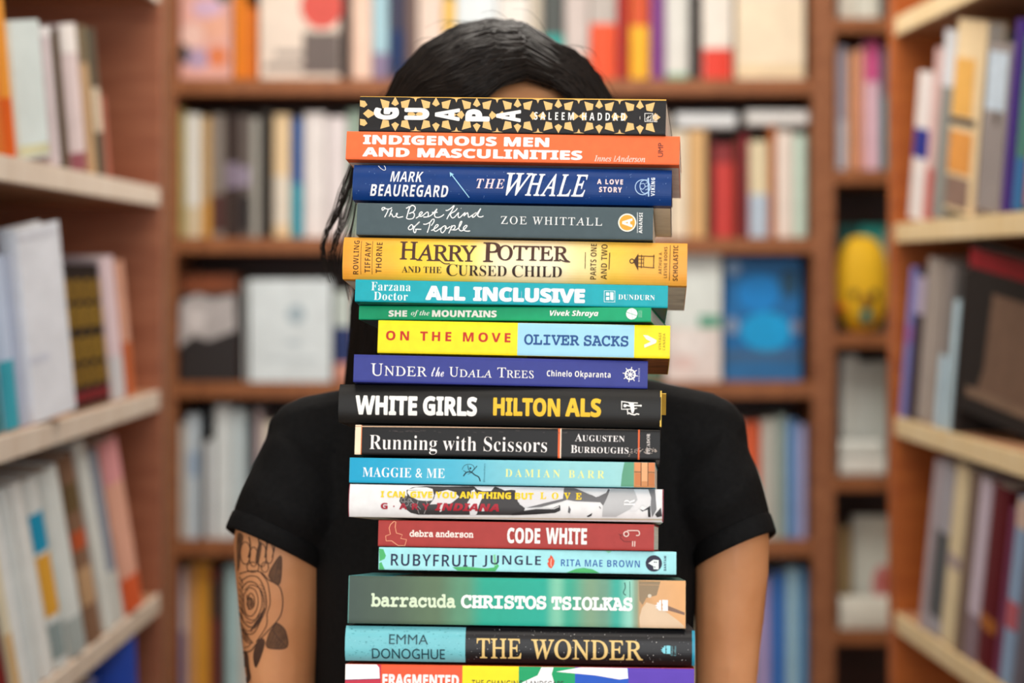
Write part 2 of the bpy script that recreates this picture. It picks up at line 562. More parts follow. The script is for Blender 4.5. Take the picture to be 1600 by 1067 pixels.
# narrow bay, its own shelves
back_row(B2[1], [
    (1312, 1338, -30, 'e9e4d6', 'off white'),
    (1339, 1376, -25, 'dfe0d4', 'grey white'),
    (1378, 1413, -28, '55463f', 'dark brown'),
    (1415, 1442, -20, 'a9b59c', 'grey green'),
    (1443, 1492, -32, 'ecd6a8', 'cream'),
    (1493, 1540, -24, 'e8cf9c', 'pale yellow'),
    (1541, 1560, -18, '7d6a5a', 'taupe'),
    (1561, 1600, -30, 'e9d2bc', 'peach'),
    (1601, 1640, -25, 'c9b59a', 'sand'),
], 'top shelf of the joined bookcase', 'books on the top shelf of the joined bookcase', YB)
back_row(B2[2], [
    (1310, 1327, 72, 'bdbacb', 'lavender grey', [(0, .4, 'dfe2ee')]),
    (1328, 1339, 80, 'e0a06a', 'soft orange'),
    (1340, 1352, 76, 'e6a58e', 'salmon'),
    (1353, 1378, 62, 'eac4d4', 'pale pink', [(.68, 1, 'd85a94')]),
    (1379, 1390, 74, '5f9098', 'teal grey', [(.6, 1, '6a6474')]),
    (1391, 1420, 84, 'd9d2cd', 'stone white'),
    (1421, 1470, 90, 'e8d9d6', 'blush'),
    (1472, 1520, 86, '7f7370', 'dim grey'),
], 'second shelf of the joined bookcase', 'books on the second shelf of the joined bookcase', YB)
back_row(B2[3], [
    (1312, 1392, 352, '38ccc8', 'teal cover', (), dict(face=True, t=0.03, dy=0.13, art=[(rect(.0, .0, .4, 1), '2a7a76')])),
    (1394, 1440, 360, 'e6dccb', 'ecru'),
    (1442, 1500, 350, '5a4a45', 'walnut'),
], 'third shelf of the joined bookcase', 'books on the third shelf of the joined bookcase', YB)
back_row(B2[4], [
    (1314, 1343, 556, 'dde2dd', 'tall white'),
    (1344, 1364, 568, 'd2d8d4', 'grey white'),
    (1365, 1388, 566, 'c4cbc6', 'pale grey'),
    (1390, 1430, 570, '8d8f8a', 'mid grey'),
], 'fourth shelf of the joined bookcase', 'books on the fourth shelf of the joined bookcase', YB + 0.05)
for (y0, y1, x0, x1, hx, lab) in ((716, 744, 1300, 1382, 'e6e6df', 'white book lying flat in front of the tall white book, lower of two'),
                                  (690, 715, 1304, 1376, 'dfe3dd', 'white book lying flat in front of the tall white book, upper of two')):
    Y = YB + 0.01
    a, b = max((x0 - 800) / F * Y, X2 + 0.034), (x1 - 800) / F * Y
    z1, z0 = H - (y0 - HZ) / F * Y, H - (y1 - HZ) / F * Y
    if y1 == 744:
        z0 = B2[4] + 0.001
    shelf_book(Vector((a, Y - 0.005, z1)), -EZ, EY, EX, z1 - z0, b - a, 0.05, hx, lab, 'flat white books on the joined bookcase')
back_row(B2[5], [
    (1312, 1330, 824, 'c4a878', 'tan'),
    (1332, 1402, 808, 'dfe3da', 'white cover with a pink rose', (), dict(face=True, t=0.03, art=[(disc(.7, .35, .25, .2), 'd98f8c'), (disc(.72, .38, .12, .1), 'c9655f'), (rect(0, 0, 1, .12), '5d5560')])),
    (1404, 1440, 830, '9a8f80', 'khaki grey'),
], 'fifth shelf of the joined bookcase', 'books on the fifth shelf of the joined bookcase', YB + 0.06)
Y = YB + 0.004
a, b = X2 + 0.034, (1402 - 800) / F * Y
shelf_book(Vector((a, Y, H - (936 - HZ) / F * Y)), -EZ, EY, EX, H - (936 - HZ) / F * Y - B2[5] - 0.001, b - a, 0.05, 'e9e8dc', 'thick white book lying flat below the rose cover', 'flat white books on the joined bookcase')

# a round-headed yellow soft toy on the narrow bay's third shelf
toy = empty('soft_toy', frame(Vector(((1349 - 800) / F * 4.14, 4.165, B2[3] + 0.001)), EX, EY, EZ))
tag(toy, 'yellow round headed soft toy in front of the teal cover', 'soft toy')
bm = bmesh.new()
bmesh.ops.create_uvsphere(bm, u_segments=40, v_segments=28, radius=1)
for v in bm.verts:
    z = v.co.z
    fat = 1.0 + 0.10 * max(0, -z)
    v.co = Vector((math.copysign(abs(v.co.x) ** 0.8, v.co.x) * 0.0575 * (0.97 + 0.05 * max(0, -z)), v.co.y * 0.045 * fat, 0.100 + math.copysign(abs(z) ** 0.85, z) * 0.100))
    if v.co.z < 0.006:
        v.co.z = 0.0
tb = MB()
tb.bm(bm)
tb.build('head', mat('eebd22', 0.7, 0.08, 30.0), toy, True)


def blob(name, c, r, hx, parent):
    bm = bmesh.new()
    bmesh.ops.create_uvsphere(bm, u_segments=16, v_segments=10, radius=1)
    for v in bm.verts:
        v.co = Vector((c[0] + v.co.x * r[0], c[1] + v.co.y * r[1], c[2] + v.co.z * r[2]))
    m = MB()
    m.bm(bm)
    return m.build(name, mat(hx, 0.5), parent, True)


blob('eye', (-0.022, -0.0395, 0.078), (0.009, 0.009, 0.011), '33270f', toy)
blob('eye', (0.020, -0.0395, 0.078), (0.009, 0.009, 0.011), '33270f', toy)
blob('nose', (0.002, -0.046, 0.062), (0.010, 0.010, 0.017), '7d4a12', toy)
blob('mouth', (0.003, -0.043, 0.032), (0.012, 0.011, 0.018), '1a756c', toy)
blob('cheek', (-0.045, -0.026, 0.050), (0.013, 0.012, 0.008), 'd9721f', toy)


# corridor bookcases: spines turned a little towards the aisle end, books leaning towards the camera
def side_row(zs, rows, where, group, side, inset=0.02, twist=24, lean=5.0):
    th = math.radians(twist)
    ln = math.radians(lean)
    if side < 0:
        A0, d = AL, dl
        nin = Vector((-dl.y, dl.x, 0))
        R0, D = Vector((math.sin(th), math.cos(th), 0)), Vector((-math.cos(th), math.sin(th), 0))
        lean_dir = -R0
    else:
        A0, d = AR, dr
        nin = Vector((dr.y, -dr.x, 0))
        R0, D = Vector((math.sin(th), -math.cos(th), 0)), Vector((math.cos(th), math.sin(th), 0))
        lean_dir = R0
    U = (EZ * math.cos(ln) + lean_dir * math.sin(ln)).normalized()
    R = (R0 - U * R0.dot(U)).normalized()
    base = A0 + nin * (inset if side < 0 else 0.004)
    lift = -min(0.0, 0.0)
    for i, r in enumerate(rows):
        x0, x1, yt, hx, desc = r[:5]
        bands = r[5] if len(r) > 5 else ()
        opt = r[6] if len(r) > 6 else {}
        k0, k1 = (x0 - 800) / F, (x1 - 800) / F
        # near/far corner on the shelf line:  base + s*d, X/Y = k0
        s = (k0 * base.y - base.x) / (d.x - k0 * d.y)
        a = base + d * s
        t = (k1 * a.y - a.x) / (R.x - k1 * R.y) - 0.0012
        h = (H - (yt - HZ) / F * a.y - zs) / math.cos(ln)
        mid = h * 0.5 * math.sin(ln)
        a = a - lean_dir * mid
        a.z = zs + (0.0006 + (abs(t) * math.sin(ln) if True else 0))
        if side < 0:
            a.z = zs + 0.0006
        lab = opt.get('label') or label_for(desc + ' book' if 'book' not in desc else desc, i, rows, where)
        dep = min(opt.get('depth', random.uniform(0.15, 0.19)), 0.27)
        art = opt.get('art', ())
        if opt.get('face'):
            # stands with its cover towards the aisle end
            shelf_book(a, D, R, U, opt.get('t', 0.03), h - 0.002, t, hx, lab, group, (), art)
        elif side < 0:
            shelf_book(a, R, D, U, t, h - 0.002, dep, hx, lab, group, bands, art)
        else:
            a = a
            # R+ is towards the camera here, so build from the near edge to keep the printed cover facing it
            shelf_book(a + R * t, -R, D, U, t, h - 0.002, dep, hx, lab, group, bands, art)


wl = 'on the %s pale edged shelf'
side_row(LZ[1], [
    (-24, -2, -30, 'd9772c', 'rust orange'),
    (-1, 19, -20, 'f0a23c', 'flame orange', [(0, .35, 'e2671f')]),
    (20, 70, 32, 'dceaea', 'broad pale blue', (), dict(face=True, art=[(rect(.02, .02, .98, .1), 'd9d9b4')])),
    (71, 91, 42, 'd8cdd2', 'pearl lavender', [(.93, 1, 'f2f0f2')]),
    (92, 103, 46, '5a4a34', 'dark olive'),
    (104, 131, 37, 'dccccd', 'rosy white', [(.8, 1, 'f0ebe8'), (0, .12, '9a5a64')]),
    (132, 146, 40, 'c4a37c', 'tan', [(.75, 1, '7d7058')]),
    (147, 160, 44, '5c5648', 'grey green', [(.3, .6, 'd9cbb4')]),
    (161, 172, 150, 'b06a58', 'low terracotta'),
], wl % 'upper', 'books on the upper pale edged shelf', -1, lean=8)
side_row(LZ[2], [
    (-24, -4, 392, '2f7f88', 'sea green', [(.3, .6, '8a6a54')]),
    (-3, 22, 402, 'c4d4ee', 'pale periwinkle', [(.0, .4, '3fa9bd')]),
    (23, 36, 398, 'bfc9dd', 'haze blue'),
    (37, 106, 358, 'e6ebf4', 'tall broad white', (), dict(face=True, art=[(rect(.05, .3, .5, .34), 'd2d8e6'), (rect(.05, .93, .95, .97), 'd6dae4')])),
    (108, 122, 414, '2e2420', 'black and gold volume', [(.05, .12, '8a2a30'), (.16, .3, 'a07c2c', .2), (.33, .5, 'a8842e', .2), (.56, .72, 'a8842e', .2), (.75, .9, 'a07c2c', .2)], dict(label='black and gold volume touching the tall broad white book, middle pale edged shelf')),
    (123, 137, 414, '2e2420', 'black and gold volume', [(.05, .12, '8a2a30'), (.16, .3, 'a07c2c', .2), (.33, .5, 'a8842e', .2), (.56, .72, 'a8842e', .2), (.75, .9, 'a07c2c', .2)], dict(label='black and gold volume second from the tall broad white book, middle pale edged shelf')),
    (138, 152, 414, '2e2420', 'black and gold volume', [(.05, .12, '8a2a30'), (.16, .3, 'a07c2c', .2), (.33, .5, 'a8842e', .2), (.56, .72, 'a8842e', .2), (.75, .9, 'a07c2c', .2)], dict(label='black and gold volume third from the tall broad white book, middle pale edged shelf')),
    (153, 166, 414, '2e2420', 'black and gold volume', [(.05, .12, '8a2a30'), (.16, .3, 'a07c2c', .2), (.33, .5, 'a8842e', .2), (.56, .72, 'a8842e', .2), (.75, .9, 'a07c2c', .2)], dict(label='black and gold volume touching the pale rose book, middle pale edged shelf')),
    (167, 190, 403, 'e0cbd2', 'pale rose', [(.0, .3, 'cfcfd4')]),
    (191, 205, 408, 'd9a48c', 'peach orange', [(.0, .4, 'c4683c')]),
], wl % 'middle', 'books on the middle pale edged shelf', -1, lean=9)
side_row(LZ[3], [
    (-24, -6, 790, '2b2322', 'black and red', [(.1, .4, '7a2422')]),
    (-5, 9, 738, 'e6dcc0', 'cream', [(0, .3, 'dbb987')]),
    (10, 24, 760, 'e9eef0', 'thin bright white'),
    (25, 42, 762, 'd9e0e0', 'pale silver'),
    (43, 62, 754, 'e9ecea', 'snow white'),
    (63, 86, 748, 'dfe5e4', 'blue and yellow block', [(.62, .82, '1f9ac4'), (.28, .6, 'e2a83c'), (.05, .24, '8fa0a2')]),
    (87, 116, 735, 'dfe7e6', 'broad frost white', [(.0, .2, 'a9b4b4')]),
    (117, 140, 712, '8a6a54', 'mottled brown', [(.2, .4, 'c4a07a'), (.5, .6, 'c05a34'), (.7, .85, '6d5a3c')]),
    (141, 160, 690, 'e2e9e6', 'tall slim white'),
    (161, 176, 704, '98a1b0', 'slate blue', [(.0, .3, 'd9dcd8')]),
    (177, 206, 690, 'e6ae98', 'pink and orange', [(.75, 1, 'e6a0a4'), (.0, .2, 'd96034')]),
], wl % 'lower', 'books on the lower pale edged shelf', -1, lean=15)
side_row(LZ[4], [
    (60, 110, 1145, '20304f', 'midnight blue'),
    (111, 165, 1088, '1d3f94', 'cobalt blue'),
    (166, 222, 1024, '1a49b8', 'strong blue'),
], wl % 'bottom', 'books on the bottom pale edged shelf', -1, lean=6, twist=14)

wr = 'on the %s cream edged shelf'
side_row(RZ[1], [
    (1424, 1448, 120, 'e6dedc', 'white with a blue square', [(.42, .62, '23308c')]),
    (1449, 1462, 80, 'd9b4b0', 'pink grey', [(.0, .3, 'c96a64')]),
    (1463, 1484, 54, '8d908c', 'silver grey', [(.7, 1, 'd9dce2')]),
    (1485, 1533, 48, 'ead2a8', 'framed cream and orange', (), dict(face=True, art=[(rect(.05, .02, .8, .18), '8a7064'), (rect(.05, .2, .8, .42), 'e09a4c'), (rect(.0, .45, .85, .49), '4a4442'), (rect(.05, .5, .7, .8), 'e8b25c')])),
    (1534, 1572, 80, '948c8a', 'grey photo', (), dict(face=True, art=[(rect(.1, .6, .9, .95), 'c4d4e2'), (disc(.6, .56, .1, .05), '5a524e')])),
    (1573, 1588, 36, '4a2f86', 'violet'),
    (1589, 1606, 60, '4f8a7c', 'sea green', [(.0, .3, '3a78b0')]),
    (1607, 1640, 50, 'b06a64', 'dusty red'),
], wr % 'upper', 'books on the upper cream edged shelf', 1, lean=10, twist=14)
side_row(RZ[2], [
    (1412, 1422, 418, '8084c8', 'violet blue', [(.5, .62, '9a6ab4')], dict(depth=0.09)),
    (1423, 1437, 420, '3c3038', 'dark plum', [(.7, .95, 'b7abc4')]),
    (1438, 1466, 408, 'a29891', 'warm grey'),
    (1467, 1480, 415, '8c8480', 'stone grey', [(.0, .45, 'b9d2e0')]),
    (1481, 1492, 470, 'c4dfec', 'low ice blue'),
    (1493, 1503, 425, '2c2726', 'thin black'),
    (1504, 1655, 418, '1d1919', 'big black cover with a red top', (), dict(face=True, art=[(rect(.02, .86, .98, .97), '8c1420'), ([(.2, .12), (.95, .12), (.95, .74), (.3, .74), (.27, .3)], '6d5546'), (rect(.1, .1, .95, .16), '7a6352')])),
], wr % 'middle', 'books on the middle cream edged shelf', 1, lean=9, twist=18)
side_row(RZ[3], [
    (1446, 1456, 716, 'b7aab0', 'mauve'),
    (1457, 1478, 722, 'a9a7b0', 'lilac and charcoal', [(.1, .6, '585c60')]),
    (1479, 1500, 724, 'e2d2ac', 'cream', [(.42, .5, 'b0a09c')]),
    (1501, 1515, 736, '7d6a5e', 'brown grey'),
    (1516, 1535, 748, 'c9bccb', 'lilac white', [(.0, .25, '8d7a84')]),
    (1536, 1562, 756, '5f1420', 'dark red', [(.2, .28, 'a8642c')]),
    (1563, 1572, 790, '7a3c5c', 'plum'),
    (1573, 1592, 778, '8fa9c8', 'dusty blue', [(.85, 1, 'd2b8a8'), (.3, .45, 'b9616c')]),
    (1593, 1612, 790, '6a6672', 'lead grey'),
    (1613, 1640, 780, '3d3a46', 'ink grey'),
], wr % 'lower', 'books on the lower cream edged shelf', 1, lean=13, twist=12)

# ------------------------------------------------------------------ the person holding the stack
SKIN = bpy.data.materials.new('skin')
SKIN.use_nodes = True
_nt = SKIN.node_tree
_b = _nt.nodes['Principled BSDF']
_b.inputs['Roughness'].default_value = 0.48
_b.inputs['Specular IOR Level'].default_value = 0.35
_b.inputs['Subsurface Weight'].default_value = 0.12
_b.inputs['Subsurface Radius'].default_value = (0.012, 0.005, 0.003)
_tc = _nt.nodes.new('ShaderNodeTexCoord')
_nz = _nt.nodes.new('ShaderNodeTexNoise')
_nz.inputs['Scale'].default_value = 14
_nz.inputs['Detail'].default_value = 5
_rp = _nt.nodes.new('ShaderNodeValToRGB')
_rp.color_ramp.elements[0].position = 0.35
_rp.color_ramp.elements[1].position = 0.68
_rp.color_ramp.elements[0].color = (*lin('c48558'), 1)
_rp.color_ramp.elements[1].color = (*lin('d89b6e'), 1)
_nt.links.new(_tc.outputs['Object'], _nz.inputs['Vector'])
_nt.links.new(_nz.outputs['Fac'], _rp.inputs['Fac'])
_nt.links.new(_rp.outputs['Color'], _b.inputs['Base Color'])
CLOTH = mat('121213', 0.85, 0.25, 260.0, 0.15, bump=0.15)
DENIM = mat('2b3446', 0.85, 0.15, 200.0, 0.2, bump=0.2)
SHOE = mat('1d1b1b', 0.5, 0.1, 60.0)
HAIR = bpy.data.materials.new('black hair')
HAIR.use_nodes = True
_b = HAIR.node_tree.nodes['Principled BSDF']
_b.inputs['Roughness'].default_value = 0.45
_b.inputs['Specular IOR Level'].default_value = 0.2
_nz = HAIR.node_tree.nodes.new('ShaderNodeTexNoise')
_nz.inputs['Scale'].default_value = 30
_rp = HAIR.node_tree.nodes.new('ShaderNodeValToRGB')
_rp.color_ramp.elements[0].color = (0.004, 0.003, 0.0028, 1)
_rp.color_ramp.elements[1].color = (0.017, 0.010, 0.007, 1)
HAIR.node_tree.links.new(_nz.outputs['Fac'], _rp.inputs['Fac'])
HAIR.node_tree.links.new(_rp.outputs['Color'], _b.inputs['Base Color'])

PY = 1.64            # distance of the shoulder line
HX = -0.010          # middle of the person


class Body:
    def __init__(s):
        s.bm = bmesh.new()

    def ell(s, c, r, rot=None, n=20):
        g = bmesh.ops.create_uvsphere(s.bm, u_segments=n, v_segments=n * 2 // 3, radius=1)
        for v in g['verts']:
            q = Vector((v.co.x * r[0], v.co.y * r[1], v.co.z * r[2]))
            if rot is not None:
                q = rot @ q
            v.co = q + Vector(c)
        return s

    def limb(s, pts):
        """chain of (point, radius): hulls of neighbouring spheres"""
        for (p, r), (q, t) in zip(pts, pts[1:]):
            p, q = Vector(p), Vector(q)
            d = (q - p).normalized()
            up = Vector((0, 0, 1)) if abs(d.z) < 0.9 else Vector((1, 0, 0))
            a = d.cross(up).normalized()
            b = d.cross(a)
            rings = []
            m = 14
            prof = [(-1, 0.02), (-0.8, 0.6), (-0.45, 0.893), (0, 1)]
            for (k, w) in prof:
                rings.append((p + d * k * r, r * w))
            for (k, w) in reversed(prof):
                rings.append((q - d * k * t, t * w))
            vs = [[s.bm.verts.new(c + (a * math.cos(2 * math.pi * i / m) + b * math.sin(2 * math.pi * i / m)) * w) for i in range(m)] for c, w in rings]
            for A, B in zip(vs, vs[1:]):
                for i in range(m):
                    s.bm.faces.new((A[i], A[(i + 1) % m], B[(i + 1) % m], B[i]))
            s.bm.faces.new(list(reversed(vs[0])))
            s.bm.faces.new(vs[-1])
        return s

    def build(s, name, m, voxel, smooth, parent):
        bmesh.ops.recalc_face_normals(s.bm, faces=s.bm.faces[:])
        me = bpy.data.meshes.new(name + '_raw')
        s.bm.to_mesh(me)
        s.bm.free()
        t = bpy.data.objects.new(name + '_raw', me)
        COL.objects.link(t)
        r = t.modifiers.new('r', 'REMESH')
        r.mode = 'VOXEL'
        r.voxel_size = voxel
        sm = t.modifiers.new('s', 'SMOOTH')
        sm.iterations = smooth
        sm.factor = 0.5
        dg = bpy.context.evaluated_depsgraph_get()
        out = bpy.data.meshes.new_from_object(t.evaluated_get(dg))
        bpy.data.objects.remove(t)
        bpy.data.meshes.remove(me)
        out.name = name
        out.materials.clear()
        out.materials.append(m)
        out.polygons.foreach_set('use_smooth', [True] * len(out.polygons))
        o = bpy.data.objects.new(name, out)
        COL.objects.link(o)
        if parent:
            o.parent = parent
        return o


def stack_frame(yaw, roll=None):
    r, p, w = math.radians(STACK_ROLL if roll is None else roll), math.radians(STACK_PITCH), math.radians(yaw)
    R0 = Vector((math.cos(r), 0, -math.sin(r)))
    U0 = Vector((math.sin(r), 0, math.cos(r)))
    U = U0 * math.cos(p) + Vector((0, 1, 0)) * math.sin(p)
    D0 = Vector((0, 1, 0)) * math.cos(p) - U0 * math.sin(p)
    return R0 * math.cos(w) - D0 * math.sin(w), D0 * math.cos(w) + R0 * math.sin(w), U


STACK_ROLL, STACK_PITCH = 0.6, 7.8
STACK_Y, STACK_TAN = 1.365, math.tan(math.radians(7.8))
Z_REF = H - (1065 - HZ) / F * STACK_Y


def stack_depth(py):
    Y = STACK_Y
    for _ in range(6):
        Y = STACK_Y + (H - (py - HZ) / F * Y - Z_REF) * STACK_TAN
    return Y


person = empty('person', frame(Vector((HX, PY, 0)), EX, EY, EZ))
tag(person, 'person in a black t-shirt hiding their face behind a tall stack of books', 'person')

# --- body: one continuous skin
headc = Vector((-0.004, PY + 0.052, 1.537))
B = Body()
B.ell(headc + Vector((0, 0.008, 0.005)), (0.078, 0.098, 0.103), n=28)              # skull
B.ell(headc + Vector((0.0, -0.030, -0.050)), (0.060, 0.062, 0.078))                 # face
B.ell(headc + Vector((0, -0.062, -0.098)), (0.026, 0.024, 0.022))                   # chin
B.limb([(headc + Vector((0, -0.088, -0.002)), 0.0085), (headc + Vector((0, -0.106, -0.042)), 0.0125)])   # nose
B.ell(headc + Vector((0.010, -0.098, -0.046)), (0.008, 0.009, 0.007))
B.ell(headc + Vector((-0.010, -0.098, -0.046)), (0.008, 0.009, 0.007))
for sx in (-1, 1):
    B.ell(headc + Vector((0.032 * sx, -0.068, -0.040)), (0.022, 0.020, 0.020))      # cheekbones
    B.ell(headc + Vector((0.030 * sx, -0.082, 0.014)), (0.022, 0.010, 0.007))       # brow ridge
    B.ell(headc + Vector((0.079 * sx, 0.008, -0.020)), (0.008, 0.018, 0.030))       # ears
neck_b = Vector((-0.004, PY + 0.055, 1.33))
B.limb([(headc + Vector((0, 0.03, -0.08)), 0.052), (neck_b, 0.056)])
shL, shR = P(484, 694, PY), P(1100, 690, PY)
B.limb([(neck_b + Vector((0, 0, 0.018)), 0.05), (Vector((-0.108, PY + 0.014, 1.312)), 0.036), (shL, 0.031)])
B.limb([(neck_b + Vector((0, 0, 0.018)), 0.05), (Vector((0.105, PY + 0.014, 1.314)), 0.036), (shR, 0.033)])
for z, rx, ry in ((1.26, 0.150, 0.085), (1.16, 0.145, 0.088), (1.05, 0.128, 0.085), (0.95, 0.140, 0.092), (0.86, 0.155, 0.10)):
    B.ell((HX, PY + 0.025, z), (rx, ry, 0.10))


def arm(sh, q, elbow, wrist):
    B.limb([(sh, 0.033)] + q + [(elbow, 0.031), (elbow.lerp(wrist, 0.35), 0.031), (wrist, 0.021)])


YA = PY - 0.005
elL, elR = P(442, 1205, YA), P(1132, 1205, YA)
pxm = lambda w, Y: w / F * Y
sR, sD, sU = stack_frame(3.0)
base_px = Vector(P(812, 1096, STACK_Y - 0.006))     # under the lowest book's spine, middle


def Q(u, d, v):
    return base_px + sR * u + sD * d + sU * v


wrL, wrR = Q(-0.150, 0.100, -0.026), Q(0.150, 0.100, -0.026)
arm(shL, [(P(437, 840, YA), pxm(73, YA)), (P(437, 900, YA), pxm(70, YA)), (P(438, 1000, YA), pxm(61, YA)), (P(440, 1067, YA), pxm(55, YA))], elL, wrL)
arm(shR, [(P(1143, 840, YA), pxm(60, YA)), (P(1143, 900, YA), pxm(58, YA)), (P(1137, 1000, YA), pxm(53, YA)), (P(1134, 1067, YA), pxm(49, YA))], elR, wrR)
# hands, palms up under the lowest book, thumbs hooked round its ends
for sx in (-1, 1):
    off = 0.048 if sx < 0 else 0.096
    w = wrL if sx < 0 else wrR
    rotm = Matrix(((sR.x, sD.x, sU.x), (sR.y, sD.y, sU.y), (sR.z, sD.z, sU.z)))
    B.limb([(w, 0.020), (Q(0.108 * sx, off + 0.008, -0.019), 0.017)])
    B.ell(Q(0.083 * sx, off, -0.0155), (0.042, 0.036, 0.0135), rotm)
    for k, (ln, rr) in enumerate(((0.072, 0.0080), (0.080, 0.0083), (0.075, 0.0080), (0.058, 0.0072))):
        d0 = off - 0.028 + 0.0185 * k
        a = Q(0.056 * sx, d0, -0.0125)
        m1 = Q((0.056 - ln * 0.48) * sx, d0 - 0.001 + 0.0006 * k, -0.0105)
        m2 = Q((0.056 - ln * 0.78) * sx, d0 - 0.002 + 0.0012 * k, -0.0102)
        t = Q((0.056 - ln) * sx, d0 - 0.003 + 0.0018 * k, -0.0098)
        B.limb([(Q(0.08 * sx, d0 * 0.8 + off * 0.2, -0.015), rr * 1.1), (a, rr * 1.05), (m1, rr), (m2, rr * 0.93), (t, rr * 0.82)])
    B.limb([(Q(0.098 * sx, off - 0.026, -0.014), 0.0115), (Q(0.086 * sx, off - 0.046, -0.0125), 0.0100), (Q(0.066 * sx, off - 0.056, -0.0110), 0.0088), (Q(0.048 * sx, off - 0.058, -0.0105), 0.0078)])
# legs and feet
for sx in (-1, 1):
    hip = Vector((HX + 0.085 * sx, PY + 0.02, 0.84))
    B.limb([(hip, 0.082), (Vector((HX + 0.088 * sx, PY + 0.012, 0.62)), 0.064), (Vector((HX + 0.09 * sx, PY + 0.01, 0.46)), 0.050),
            (Vector((HX + 0.09 * sx, PY + 0.03, 0.32)), 0.046), (Vector((HX + 0.09 * sx, PY + 0.045, 0.09)), 0.033)])
    B.limb([(Vector((HX + 0.09 * sx, PY + 0.06, 0.042)), 0.032), (Vector((HX + 0.096 * sx, PY - 0.10, 0.032)), 0.028)])
body = B.build('body', SKIN, 0.0042, 5, None)
body.parent = person
body.matrix_parent_inverse = person.matrix_world.inverted()


def child(o, parent=None):
    o.parent = parent or person
    o.matrix_parent_inverse = (parent or person).matrix_world.inverted()
    return o


def ball(name, c, r, m, n=16):
    bm = bmesh.new()
    bmesh.ops.create_uvsphere(bm, u_segments=n, v_segments=n * 2 // 3, radius=1)
    for v in bm.verts:
        v.co = Vector((c[0] + v.co.x * r[0], c[1] + v.co.y * r[1], c[2] + v.co.z * r[2]))
    k = MB()
    k.bm(bm)
    return child(k.build(name, m, None, True))


for sx in (-1, 1):
    ball('eye', headc + Vector((0.030 * sx, -0.0805, -0.004)), (0.0125, 0.0105, 0.0065), mat('e8e2dc', 0.25))
    ball('iris', headc + Vector((0.030 * sx, -0.0895, -0.004)), (0.0055, 0.003, 0.0055), mat('24150e', 0.2))
    ball('eyebrow', headc + Vector((0.031 * sx, -0.0885, 0.020)), (0.022, 0.004, 0.0035), mat('17100d', 0.8))
ball('lips', headc + Vector((0, -0.0875, -0.070)), (0.022, 0.008, 0.0075), mat('9c5248', 0.4))

# --- t-shirt: torso rings plus two open sleeves with turned hems


def loft(rings, closed_ends=(False, False)):
    m = MB()
    k = len(rings[0])
    for r in rings:
        m.v += [tuple(p) for p in r]
    for i in range(len(rings) - 1):
        for j in range(k):
            a, b = i * k + j, i * k + (j + 1) % k
            m.f.append((a, b, b + k, a + k))
    return m


def sq_ring(c, ax, ay, rx, ry, n=48, p=2.4):
    out = []
    for i in range(n):
        t = 2 * math.pi * i / n
        cx, sy = math.cos(t), math.sin(t)
        out.append(c + ax * (math.copysign(abs(cx) ** (2 / p), cx) * rx) + ay * (math.copysign(abs(sy) ** (2 / p), sy) * ry))
    return out


def wrinkle(pts, amp, fx, seed):
    return [p + Vector((0, -1, 0)) * amp * noise.noise(Vector((p.x * fx[0], p.z * fx[2], seed))) for p in pts]


def sleeve(prof, Y, seed):
    """prof: (outer pixel, inner pixel, depth half-width), shoulder to hem"""
    rings = []
    for (o, i, ry) in prof:
        a, b = P(*o, Y), P(*i, Y)
        c = (a + b) * 0.5
        ax = (b - a) * 0.5
        ring = sq_ring(c, ax.normalized(), EY, ax.length, ry, 48, 2.2)
        rings.append(ring)
    fine = []
    for A, Bq in zip(rings, rings[1:]):
        for t in (0, 0.25, 0.5, 0.75):
            fine.append([p.lerp(q, t) for p, q in zip(A, Bq)])
    fine.append(rings[-1])
    n = len(fine)
    for k, r in enumerate(fine):
        f = min(1, k / n * 1.6)
        cyr = sum(p.y for p in r) / len(r)
        tilt = 0.017 * max(0.0, k / n - 0.35) / 0.65
        for j, p in enumerate(r):
            # slanting folds running from the outer hem up to the chest
            w = math.sin((p.x * seed[0] + p.z * seed[1]) * 1.0 + 2.0 * noise.noise(Vector((p.x * 8, p.z * 8, seed[2]))))
            r[j] = p + Vector((0, 0, 1)) * (tilt * (cyr - p.y) / 0.06) + Vector((0, -1, 0)) * (0.0042 * f * w + 0.004 * f * noise.noise(Vector((p.x * 18, p.z * 18, seed[2] + 4))))
    return fine


def hem_ring(fine):
    # turned hem: a slightly fuller band, then back up on the inside
    last = fine[-1]
    c = sum(last, Vector()) / len(last)
    prev = fine[-2]
    dirv = (c - sum(prev, Vector()) / len(prev)).normalized()
    hem = [[c + (p - c) * s + dirv * t for p in last] for s, t in ((0.985, -0.004), (1.010, -0.002), (1.016, 0.004), (1.018, 0.0105), (1.006, 0.0130), (0.975, 0.0120), (0.965, 0.003), (0.94, -0.02))]
    return hem


S = Body()


def solid(rings):
    """closed loft added to the shirt volume"""
    vs = [[S.bm.verts.new(p) for p in r] for r in rings]
    n = len(vs[0])
    for A, Bq in zip(vs, vs[1:]):
        for i in range(n):
            S.bm.faces.new((A[i], A[(i + 1) % n], Bq[(i + 1) % n], Bq[i]))
    S.bm.faces.new(list(reversed(vs[0])))
    S.bm.faces.new(vs[-1])


